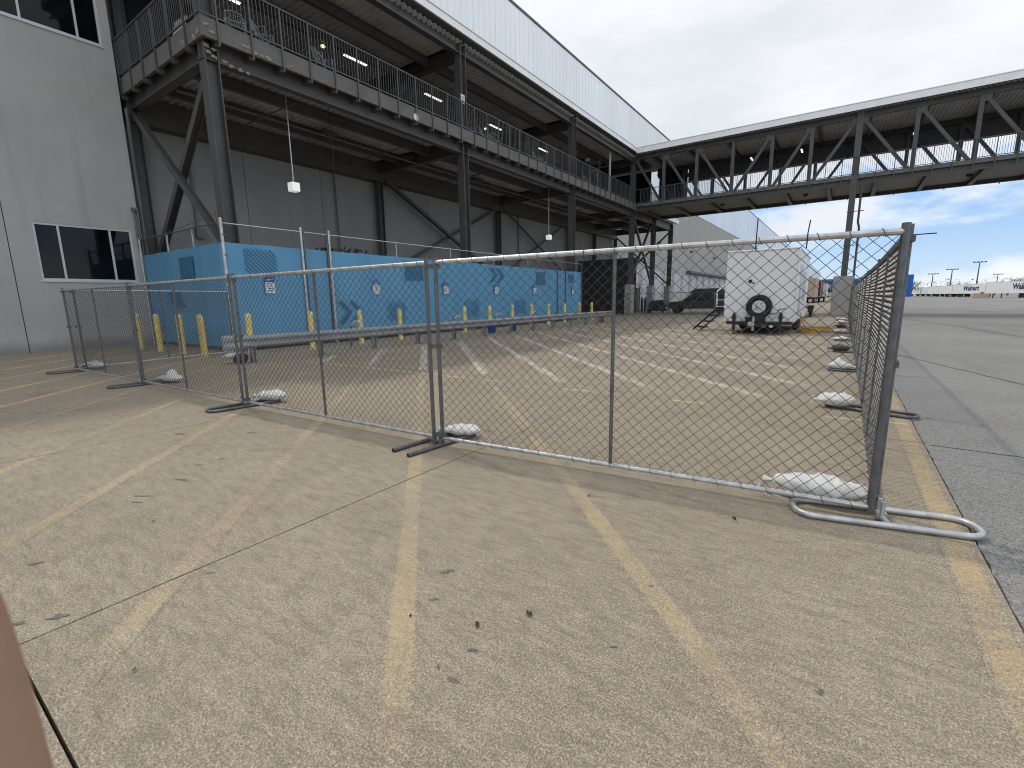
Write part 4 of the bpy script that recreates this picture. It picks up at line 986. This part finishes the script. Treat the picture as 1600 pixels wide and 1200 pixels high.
t_ = thing('gas_can', 'small red jerry can at the far end of the guardrail', 'jerry can', (-12.6, 27.9, 0)); obj('body', MB().box(-.2, .2, -.12, .12, 0, .32), 'red', t_, bevel=.05); obj('spout', MB().tube([(.12, 0, .32), (.2, 0, .42)], .025, 8), 'black', t_); obj('handle', MB().tube([(-.15, 0, .32), (-.13, 0, .39), (.05, 0, .39), (.07, 0, .32)], .018, 6), 'red', t_)
t_ = thing('black_equipment', 'dark foliage like heap showing above the blue screen past the gate', 'equipment', (-17.6, 12.6, 0)); rr = random.Random(8); mb = MB()
for i in range(260):
    p = Vector((rr.uniform(-.7, .7), rr.uniform(-1.1, 1.1), rr.uniform(3.3, 3.72))); a = Vector((rr.uniform(-1, 1), rr.uniform(-1, 1), rr.uniform(-1, 1)))*.14; b_ = Vector((rr.uniform(-1, 1), rr.uniform(-1, 1), rr.uniform(-1, 1)))*.14
    mb.add([p, p+a, p+b_], [(0, 1, 2)])
obj('netting', mb, 'tarp', t_); obj('crate', MB().box(-.6, .6, -1, 1, 0, 3.35), 'steel', t_)
obj('cord', MB().tube([(0, 0, 3.6), (0, -.05, 9.2)], .014, 5), 'black', t_)

# ------------------------------------------------------------------ white trailer
tr_ = thing('white_trailer', 'big white box trailer with a spare wheel on its front, parked behind the fence', 'trailer', (0, 21, 0))
x0, x1, z0, z1, ln = -4.0, -1.47, .50, 3.26, 6.6
obj('body', MB().box(x0+.04, x1-.04, .0, ln, z0, z1-.04), 'white', tr_, bevel=.03)
for x in (x0, x1-.05): obj('corner_trim', MB().box(x, x+.05, -.03, .05, z0-.02, z1), 'whitetrim', tr_)
obj('roof_trim', MB().box(x0, x1, -.03, ln+.02, z1-.038, z1+.03), 'whitetrim', tr_, bevel=.02)
obj('band', MB().box(x0+.06, x1-.06, -.02, -.001, .86, .90), 'whitetrim', tr_); obj('lower_panel', MB().box(x0+.06, x1-.06, -.008, -.001, z0, .858), 'white', tr_)
obj('frame', MB().box(x0+.1, x1-.1, -.02, ln, z0-.12, z0-.001), 'black', tr_); obj('side_door', MB().box(x1-.038, x1-.02, 1.1, 2.0, .7, 2.7), 'greyside', tr_)
obj('side_door', MB().box(x1-.038, x1-.02, 3.0, 4.4, 1.3, 2.5), 'greyside', tr_)
for y in (.8, 2.4, 4.8): obj('side_seam', MB().box(x1-.039, x1-.012, y, y+.04, z0, z1-.04), 'whitetrim', tr_)
tng = MB().bar((x0+.5, -.0, .42), (-2.75, -1.3, .42), .1, .12).bar((x1-.5, -.0, .42), (-2.75, -1.3, .42), .1, .12).box(-2.85, -2.65, -1.4, -.8, .38, .48).box(-3.6, -1.9, -.55, -.45, .40, .5)
obj('tongue', tng, 'black', tr_)
obj('coupler', MB().box(-2.85, -2.65, -1.62, -1.41, .4, .56).lathe([(.05, .2), (.05, .75)], 10, (-2.75, -1.1, 0)), 'chrome', tr_)
cx_, cz_ = -2.72, 1.08
obj('spare_mount', MB().box(cx_-.06, cx_+.06, -.14, -.009, .45, 1.1), 'black', tr_)
sp_ = obj('spare_wheel', MB().lathe([(.24, -.16), (.30, -.21), (.40, -.22), (.455, -.19), (.47, -.12), (.455, -.05), (.40, -.02), (.24, -.03)], 32, (cx_, 0, cz_), axis='y'), 'blackrub', tr_, smooth=True)
rim_ = MB().lathe([(.245, -.165), (.235, -.13), (.14, -.11), (.09, -.17), (.001, -.18)], 24, (cx_, 0, cz_), axis='y'); obj('rim', rim_, 'chrome', sp_, smooth=False)
for k in range(6): a = k*math.pi/3; obj('wheel_nut', MB().lathe([(.02, -.15), (.02, -.19)], 6, (cx_+.12*math.cos(a), 0, cz_+.12*math.sin(a)), axis='y'), 'black', sp_)
for x in (x0+.45, x1-.45):
    obj('jack', MB().box(x-.05, x+.05, -.45, -.30, .18, .85).box(x-.09, x+.09, -.47, -.28, .62, .70), 'black', tr_); obj('jack_foot', MB().tube([(x, -.38, .01), (x, -.38, .2)], .03, 8).box(x-.07, x+.07, -.45, -.31, 0, .012), 'galvdull', tr_)
obj('battery_box', MB().box(-3.1, -2.4, -.7, -.56, .45, .70), 'black', tr_); 
for x in (-2.95, -2.45, -2.2): obj('marker_lamp', MB().box(x-.06, x+.06, -.60, -.561, .30, .38), 'signwhite', tr_)
obj('crank', MB().tube([(-2.35, -.05, .80), (-2.1, -.12, .80), (-2.0, -.16, .98), (-1.75, -.16, 1.0)], .02, 6), 'black', tr_)
obj('lock', MB().box(-3.17, -3.05, -.05, -.009, 2.02, 2.14).box(-3.02, -2.96, -.05, -.009, 1.98, 2.04), 'black', tr_)
def wheel(parent, x, y, r, w, rim='chrome'):
    wb = obj('wheel', MB().lathe([(r*.55, -w/2), (r*.9, -w/2), (r, -w/2+.04), (r, w/2-.04), (r*.9, w/2), (r*.55, w/2)], 22, (x, y, r), axis='x'), 'blackrub', parent, smooth=False)
    obj('rim', MB().lathe([(r*.56, -w/2+.02), (r*.3, -w/2+.05), (r*.3, w/2-.05), (r*.56, w/2-.02)], 16, (x, y, r), axis='x'), rim, wb); return wb
for x in (x0+.2, x1-.2):
    for y in (3.3, 4.2): wheel(tr_, x, y, .36, .2)
# folding steps with handrail
st = thing('folding_steps', 'black folding entry steps with a pale handrail on the left of the white trailer', 'steps', (-4.0, 22.9, 0), R(38))
for s in (0, .75): obj('stringer', MB().bar((-1.45, s, .04), (-.35, s, .98), .04, .07), 'black', st)
for k in range(4): obj('tread', MB().box(-1.4+.29*k, -1.14+.29*k, .02, .73, .14+.245*k, .20+.245*k), 'black', st)
obj('landing', MB().box(-.42, -.03, 0, .78, .98, 1.02), 'black', st)
hr = MB()
for s in (0, .75): hr.tube([(-.4, s, 1.02), (-.4, s, 1.75), (-.02, s, 2.05)], .032, 6).tube([(-.4, s, 1.35), (-.02, s, 1.35)], .02, 6).tube([(-.4, s, 1.05), (-.02, s, 1.05)], .02, 6)
obj('handrail', hr, 'whitetrim', st)
# yellow hose heap
hs_ = MB(); rr = random.Random(4)
for k in range(9):
    c0 = Vector((rr.uniform(-.3, .3), rr.uniform(-.6, .6), 0)); pts = []; ra = rr.uniform(.25, .55)
    for i in range(17): a = 2*math.pi*i/16*.95+k; pts.append((c0.x+ra*math.cos(a)*(.9+.1*math.sin(3*a)), c0.y+ra*math.sin(a)*1.3, .03+.02*k*.6+.02*math.sin(2*a)))
    hs_.tube(pts, .022, 6)
hs_.tube([(-.2, -.6, .05), (-.4, -.9, .3), (-.45, -.8, .8), (-.42, -.5, .5), (-.2, -.2, .1)], .02, 6)
tag(obj('hose_heap', hs_, 'hose', loc=(-.95, 23.2, 0)), 'tangled yellow hose heaped on the ground right of the white trailer', 'hose')

# low flat trailer further back, mostly hidden
ft = thing('flatbed_trailer', 'black fender and wheel of a low trailer showing past the white trailer', 'trailer', (-1.8, 39, 0))
obj('deck', MB().box(-2.2, -.2, -1.5, 3, .62, .74), 'black', ft); obj('fender', MB().box(-.19, .12, -.5, .5, .70, .80).box(-.19, .12, -.55, -.5, .35, .80).box(.12, .14, -.5, .5, .55, .8), 'black', ft); wheel(ft, -.03, 0, .33, .2, 'black'); wheel(ft, -2.3, 0, .33, .2, 'black')
obj('tongue', MB().bar((-1.9, -1.5, .66), (-1.2, -3, .6), .08, .08).bar((-.5, -1.5, .66), (-1.2, -3, .6), .08, .08), 'black', ft)

# ------------------------------------------------------------------ black pickup with a covered load
pk = thing('pickup_truck', 'black pickup truck with roof load parked behind the far fence beside the warehouse', 'truck', (-11.1, 46.6, 0), R(8))
def body_side(pts, y0, y1):
    n = len(pts); vs = [(x, y0, z) for x, z in pts]+[(x, y1, z) for x, z in pts]
    return MB().add(vs, [tuple(range(n-1, -1, -1)), tuple(n+i for i in range(n))]+[(i, (i+1) % n, n+(i+1) % n, n+i) for i in range(n)])
obj('body', body_side([(-2.75, .45), (-2.8, .75), (-2.75, 1.02), (-1.55, 1.15), (-1.4, 1.15), (2.8, 1.18), (2.85, .5), (1.9, .42), (-1.2, .42)], -.95, .95), 'black', pk, bevel=.06)
obj('cab', body_side([(-1.45, 1.14), (-.75, 1.72), (-.5, 1.80), (1.0, 1.80), (1.25, 1.72), (1.35, 1.16)], -.82, .82), 'black', pk, bevel=.06)
for s in (-1, 1):
    obj('side_window', body_side([(-1.05, 1.22), (-.65, 1.62), (.2, 1.68), (.2, 1.22)], s*.84-.008, s*.84+.008), 'glass', pk); obj('side_window', body_side([(.28, 1.22), (.28, 1.68), (.95, 1.66), (1.1, 1.22)], s*.84-.008, s*.84+.008), 'glass', pk)
    obj('headlight', MB().box(-2.83, -2.68, s*.72-.2, s*.72+.2, .80, .98), 'chrome', pk, bevel=.03); obj('mirror', MB().box(-.95, -.8, s*1.0-.1, s*1.0+.1, 1.2, 1.36), 'black', pk, bevel=.02)
obj('windscreen', MB().add([(-1.42, -.72, 1.19), (-1.42, .72, 1.19), (-.78, .68, 1.71), (-.78, -.68, 1.71)], [(0, 1, 2, 3)]), 'glass', pk)
obj('grille', MB().box(-2.84, -2.79, -.5, .5, .62, .98), 'chrome', pk); obj('bumper', MB().box(-2.95, -2.8, -.92, .92, .42, .60), 'chrome', pk, bevel=.03)
wm = []
for x in (-1.9, 1.85):
    for y in (-.86, .86):
        w_ = obj('wheel', MB().lathe([(.2, -.12), (.36, -.12), (.40, -.07), (.40, .07), (.36, .12), (.2, .12)], 22, (x, y, .40), axis='y'), 'blackrub', pk); obj('rim', MB().lathe([(.21, -.11), (.1, -.05), (.1, .05), (.21, .11)], 14, (x, y, .40), axis='y'), 'chrome', w_)
mb = MB(); nu = 14
vs = []; fs = []
for i in range(13):
    for j in range(10):
        u = i/12; v = j/9; e = min(u, 1-u)*8; f_ = min(v, 1-v)*7; h = .42*min(1, e)*min(1, f_)+.07*noise.noise(Vector((i*.9, j*.9, 1)))
        vs.append((-.9+3.2*u, -.8+1.6*v, 1.82+max(0, h)))
for i in range(12):
    for j in range(9): a = i*10+j; fs.append((a, a+10, a+11, a+1))
obj('roof_load', MB().add(vs, fs).box(-.8, 2.2, -.75, .75, 1.80, 2.0), 'tarp', pk, smooth=False)
obj('bed_cover', MB().box(1.4, 2.8, -.88, .88, 1.18, 1.78), 'tarp', pk, bevel=.06)
# second dark vehicle left of it
cr = thing('covered_cart', 'low black tarpaulin covered cart left of the parked pickup', 'cart', (-15.0, 46.8, 0)); vs = []; fs = []
for i in range(13):
    for j in range(10):
        u = i/12; v = j/9; h = 1.05*min(1, min(u, 1-u)*9)*min(1, min(v, 1-v)*8)*(.9+.15*noise.noise(Vector((i*.7, j*.7, 4)))); vs.append((-.9+1.8*u, -.8+1.6*v, .25+h))
for i in range(12):
    for j in range(9): a = i*10+j; fs.append((a, a+10, a+11, a+1))
obj('cover', MB().add(vs, fs), 'tarp', cr); obj('base', MB().box(-.85, .85, -.7, .7, .2, .3), 'black', cr)
for x in (-.6, .6): wheel(cr, x, -.6, .18, .1, 'galv')
# bits of yard equipment between the far piers
t_ = thing('utility_cabinet', 'dark equipment frame with cylinders standing between the far concrete piers', 'equipment', (-18.6, 51.0, 0))
obj('cabinet', MB().box(-1, -.1, -.4, .4, 0, 2.6), 'steel', t_); obj('frame', MB().tube([(.1, 0, 0), (.1, 0, 2.9), (1.5, 0, 2.9), (1.5, 0, 0)], .05, 6), 'steel', t_)
for x in (.4, .75, 1.1): obj('cylinder', MB().lathe([(.14, 0), (.14, 1.3), (.05, 1.5), (.05, 1.6)], 12, (x, 0, 0)), 'signblue', t_)

# ------------------------------------------------------------------ far things in the gap between trailer and fence
def text(s, size, m, parent, loc, rot, name='lettering', off=.0):
    cu = bpy.data.curves.new(name, 'FONT'); cu.body = s; cu.size = size; cu.extrude = .01; cu.offset = off*size; cu.align_x = 'LEFT'
    to = bpy.data.objects.new('tmp', cu); COL.objects.link(to); dg = bpy.context.evaluated_depsgraph_get(); me = bpy.data.meshes.new_from_object(to.evaluated_get(dg)); bpy.data.objects.remove(to)
    me.materials.clear(); me.materials.append(MT[m]); o = bpy.data.objects.new(name, me); COL.objects.link(o); o.parent = parent; o.location = loc; o.rotation_euler = rot; return o
def semi(label, c, an, ln=16.0, txt=None, toff=.35, side=-1, tsize=1.6, tdark=0, hgt=4.1, group='white semi trailers parked across the lot'):
    """long axis = local x, near side faces local -y"""
    t_ = thing('semi_trailer', label, 'trailer', (c[0], c[1], 0), an, group)
    obj('box_body', MB().box(0, ln, 0, 2.6, 1.15, hgt), 'white', t_); obj('roof_rail', MB().box(0, ln, -.03, -.001, hgt-.12, hgt).box(0, ln, -.03, -.001, 1.15, 1.3), 'whitetrim', t_)
    obj('side_seam', MB().box(.0, .15, -.02, -.001, 1.31, hgt-.13).box(ln-.15, ln, -.02, -.001, 1.31, hgt-.13), 'greyside', t_)
    for s_ in (1.6, ln-4.2): 
        pass
    for dx in (ln-3.6, ln-2.3):
        for y in (.15, 2.2): obj('wheel', MB().lathe([(.5, 0), (.5, .28)], 14, (dx, y, .5), axis='y'), 'blackrub', t_)
    obj('axle_frame', MB().box(ln-4.4, ln-1.5, .4, 2.2, .75, 1.149), 'black', t_)
    obj('landing_gear', MB().box(2.6, 2.75, .3, .5, 0, 1.149).box(2.6, 2.75, 2.1, 2.3, 0, 1.149), 'black', t_)
    if txt: text(txt, tsize, 'navy', t_, (ln*toff, -.04, 2.15), (R(90), 0, 0), off=.025)
    return t_
AN = R(-70.7)
semi('white semi trailer nearest the right edge with big navy lettering, across the asphalt', (30.9, 178), AN, txt='Walmart', toff=.62, tsize=2.0)
semi('white semi trailer with navy lettering half hidden by the nearest lettered trailer', (29.0, 212), AN, txt='Walmart', toff=.36, tsize=2.0)
for i, y in enumerate((240, 252, 266, 290, 312, 332, 352)):
    semi('plain white semi trailer, %s beyond the two lettered ones' % nth[i], (29.0-.1*i, y), AN)
gm = 'trailers parked in the gap right of the white box trailer'
def box_trailer(label, xr, y, m, h):
    t_ = thing('parked_trailer', label, 'trailer', (xr-2.6, y, 0), 0, gm)
    obj('box_body', MB().box(0, 2.6, 0, 14, 1.1, h), m, t_); obj('door_frame', MB().box(0, 2.6, -.04, -.001, 1.1, 1.22).box(0, 2.6, -.04, -.001, h-.12, h).box(0, .1, -.04, -.001, 1.221, h-.121).box(2.5, 2.6, -.04, -.001, 1.221, h-.121), 'greyside', t_)
    for yy in (1.4, 2.6):
        for x in (.3, 2.3): obj('wheel', MB().lathe([(.5, -.15), (.5, .15)], 14, (x, yy, .5), axis='x'), 'blackrub', t_)
    obj('underframe', MB().box(.3, 2.3, .3, 13.5, .75, 1.09), 'black', t_)
box_trailer('tan box trailer just right of the white box trailer, far away', -4.45, 105, 'tan', 4.6)
box_trailer('maroon box trailer between the tan and white ones, far away', -3.95, 115, 'maroon', 4.45)
box_trailer('white box trailer right of the maroon one, far away', -3.35, 124, 'white', 4.0)
semi('white trailer with navy lettering seen between the box trailer and the bridge pier', (-8.6, 146), 0, txt='Walmart', toff=.17, tsize=2.0, group=gm)
cn = thing('dock_canopy', 'thin black canopy with a dark banner above the far lettered trailer', 'canopy', (-5, 140, 0))
obj('roof', MB().box(-.3, 9, 0, 5, 5.0, 5.2), 'black', cn); obj('banner', MB().box(.3, 7.5, -.05, -.001, 3.95, 4.9), 'signblue', cn)
for x in (0, 8.7): obj('post', MB().box(x, x+.2, 0, .2, 0, 5.0), 'black', cn)
bb = thing('blue_container', 'tall bright blue panel standing behind the far white trailers', 'container', (22.9, 290, 0)); obj('body', MB().box(0, 2.9, 0, 3, 0, 10.2), 'bluebox', bb)
for k in range(5): obj('rib', MB().box(.3+.55*k, .36+.55*k, -.05, -.001, .3, 10), 'bluebox', bb)
hp = thing('pallet_stack', 'small tan and red stack on the ground before the lettered trailers', 'pallets', (27.5, 170, 0)); obj('pallet', MB().box(0, 3.0, 0, 2, 0, 1.1), 'tan', hp); obj('cone_bag', MB().lathe([(.5, 1.101), (.3, 1.5), (.05, 1.7)], 8, (1.7, 1, 0)), 'red', hp)
t_ = thing('blue_banner', '', ''); bpy.data.objects.remove(t_)
# light poles
def pole(label, x, y, h, arms=1):
    t_ = thing('light_pole', label, 'light pole', (x, y, 0), 0, 'lot light poles on the horizon'); obj('mast', MB().tube([(0, 0, 0), (0, 0, h)], [.28, .14], 8), 'galvdull', t_)
    obj('cross_arm', MB().box(-1.7, 1.7, -.1, .1, h-.05, h+.12), 'galvdull', t_)
    for x_ in (-1.5, -.5, .5, 1.5): obj('lamp_head', MB().box(x_-.3, x_+.3, -.35, .2, h+.121, h+.35), 'steel', t_)
pole('tallest light pole, rightmost on the horizon', 38.5, 236, 12.0)
pole('middle light pole above the white trailers', 33.4, 250, 10.3)
pole('left light pole above the white trailers', 31.3, 280, 9.7)
pole('small distant light pole right of the tallest one', 61, 330, 10.0)
pole('faint light pole seen beyond the blue panel', 21, 420, 11)
# bare trees
def bare_tree(label, x, y, h, sp, seed, dens=1.0, m='twig'):
    rr = random.Random(seed); t_ = thing('bare_tree', label, 'tree', (x, y, 0), 0, 'bare trees beyond the lot')
    tm = MB(); tw = MB()
    tm.tube([(0, 0, 0), (rr.uniform(-.2, .2), 0, h*.25), (rr.uniform(-.4, .4), 0, h*.45)], [h*.035, h*.028, h*.02], 7)
    def br_(p, d, l_, r, lev):
        q = p+d*l_; mid = p+d*l_*.5+Vector((rr.uniform(-1, 1), rr.uniform(-1, 1), rr.uniform(-.3, 1)))*l_*.08
        (tm if lev < 2 else tw).tube([p, mid, q], [r, r*.8, r*.55], 4 if lev < 2 else 3, cap=False)
        if lev >= 4: return
        for k in range(3 if lev < 3 else 4):
            nd_ = (d+Vector((rr.uniform(-1, 1)*sp, rr.uniform(-1, 1)*sp, rr.uniform(-.25, .6)))*.75).normalized(); br_(p.lerp(q, rr.uniform(.45, 1)), nd_, l_*rr.uniform(.55, .8), r*.55, lev+1)
    for k in range(6): a = k*1.05+rr.random(); br_(Vector((0, 0, h*rr.uniform(.2, .42))), Vector((math.cos(a)*sp, math.sin(a)*sp, .9)).normalized(), h*.26, h*.014, 0)
    obj('trunk', tm, 'bark', t_); obj('crown', tw, m, t_)
bare_tree('lone upright bare tree right of the blue panel', 26.5, 300, 9.0, .7, 1)
bare_tree('short bare tree beside the lone one near the blue panel', 29.8, 310, 6.5, 1.0, 2)
bare_tree('broad bare tree between the two right light poles', 43, 300, 9.0, 1.3, 3)
bare_tree('widest bare tree at the right end of the horizon', 57.5, 290, 10.5, 1.5, 4)
bare_tree('bare tree right beside the widest one', 63.5, 300, 9.8, 1.3, 5)
bare_tree('low bare tree behind the nearest lettered trailer', 50, 305, 7.0, 1.4, 6)
bare_tree('low bare tree left of the broad one', 38.5, 315, 7, 1.3, 7)
rr = random.Random(11); mb = MB()
for i in range(7000):
    x = rr.uniform(-60, 700); top = (8.6 if x > 33 else 5.5)+1.8*noise.noise(Vector((x*.05, 0, 0)))+1.6*noise.noise(Vector((x*.2, 3, 0)))
    z = rr.uniform(0, 1)**.7*top; p = Vector((x, 345+.05*x+rr.uniform(-8, 8), z)); s = rr.uniform(.3, .9)
    a = Vector((rr.uniform(-1, 1), rr.uniform(-1, 1), rr.uniform(-.6, 1)))*s; b_ = Vector((rr.uniform(-1, 1), rr.uniform(-1, 1), rr.uniform(-.6, 1)))*s
    mb.add([p, p+a, p+b_], [(0, 1, 2)])
o = obj('tree_line', mb, 'evergreen'); o['kind'] = 'stuff'

# ------------------------------------------------------------------ the photographer's hand at the lens
def cam2w(x, y, d): return Vector((0, 0, CAM_H))+F*d+RR*x-UU*y
f_ = 729.36
def P_(px, py, d): return cam2w((px-800)/f_*d, (py-600)/f_*d, d)
hand = thing('person', 'blurred fingertip of the photographer at the lower left corner of the view', 'person', (0, 0, 0))
V = []; E_ = []; RD = []
def node(p, r, prev=None):
    V.append(p); RD.append(r)
    if prev is not None: E_.append((prev, len(V)-1))
    return len(V)-1
tipd = .105
def cw(x, y, d): return cam2w(x, y, d)
# wrist and palm to the lower left of the lens, index finger reaching up beside the view
wr = node(cw(-.16, .255, .03), .026)
pa = node(cw(-.143, .205, .07), .030, wr); kn = node(cw(-.125, .165, .10), .024, pa)
fa1 = node(cw(-.19, .33, -.06), .030, wr); fa2 = node(cw(-.23, .42, -.16), .036, fa1)
def finger(base, pts, r0):
    p = base
    for i, q in enumerate(pts): p = node(cw(*q), r0*(1-.08*i), p)
finger(kn, [(-.113, .128, .112), (-.1165, .098, .108), (-.1210, .066, .1055), (-.1265, .042, .104)], .0098)
finger(kn, [(-.140, .148, .135), (-.155, .138, .150), (-.160, .155, .150), (-.152, .168, .135)], .0098)
finger(kn, [(-.158, .160, .125), (-.175, .155, .138), (-.178, .172, .135), (-.168, .182, .122)], .0092)
finger(pa, [(-.168, .185, .105), (-.185, .180, .115), (-.187, .195, .110), (-.178, .204, .100)], .0082)
finger(pa, [(-.115, .215, .062), (-.095, .195, .055), (-.090, .175, .06)], .012)
me = bpy.data.meshes.new('hand_skin'); me.from_pydata(V, E_, []); ho = bpy.data.objects.new('hand', me); COL.objects.link(ho); ho.parent = hand; me.materials.append(MT['skin'])
sk = ho.modifiers.new('skin', 'SKIN'); 
lay = me.skin_vertices[0].data
for i, r in enumerate(RD): lay[i].radius = (r, r)
lay[1].use_root = True
ss = ho.modifiers.new('smooth', 'SUBSURF'); ss.levels = 2; ss.render_levels = 2
for p in me.polygons: p.use_smooth = True
sk.use_smooth_shade = True
sl = MB().tube([cw(-.172, .285, -.01), cw(-.19, .33, -.06), cw(-.23, .42, -.16), cw(-.26, .48, -.22)], [.036, .040, .05, .055], 20)
obj('sleeve', sl, 'sleeve', hand, smooth=True)
cam.dof.use_dof = True; cam.dof.focus_distance = 6.0; cam.dof.aperture_fstop = 16.0
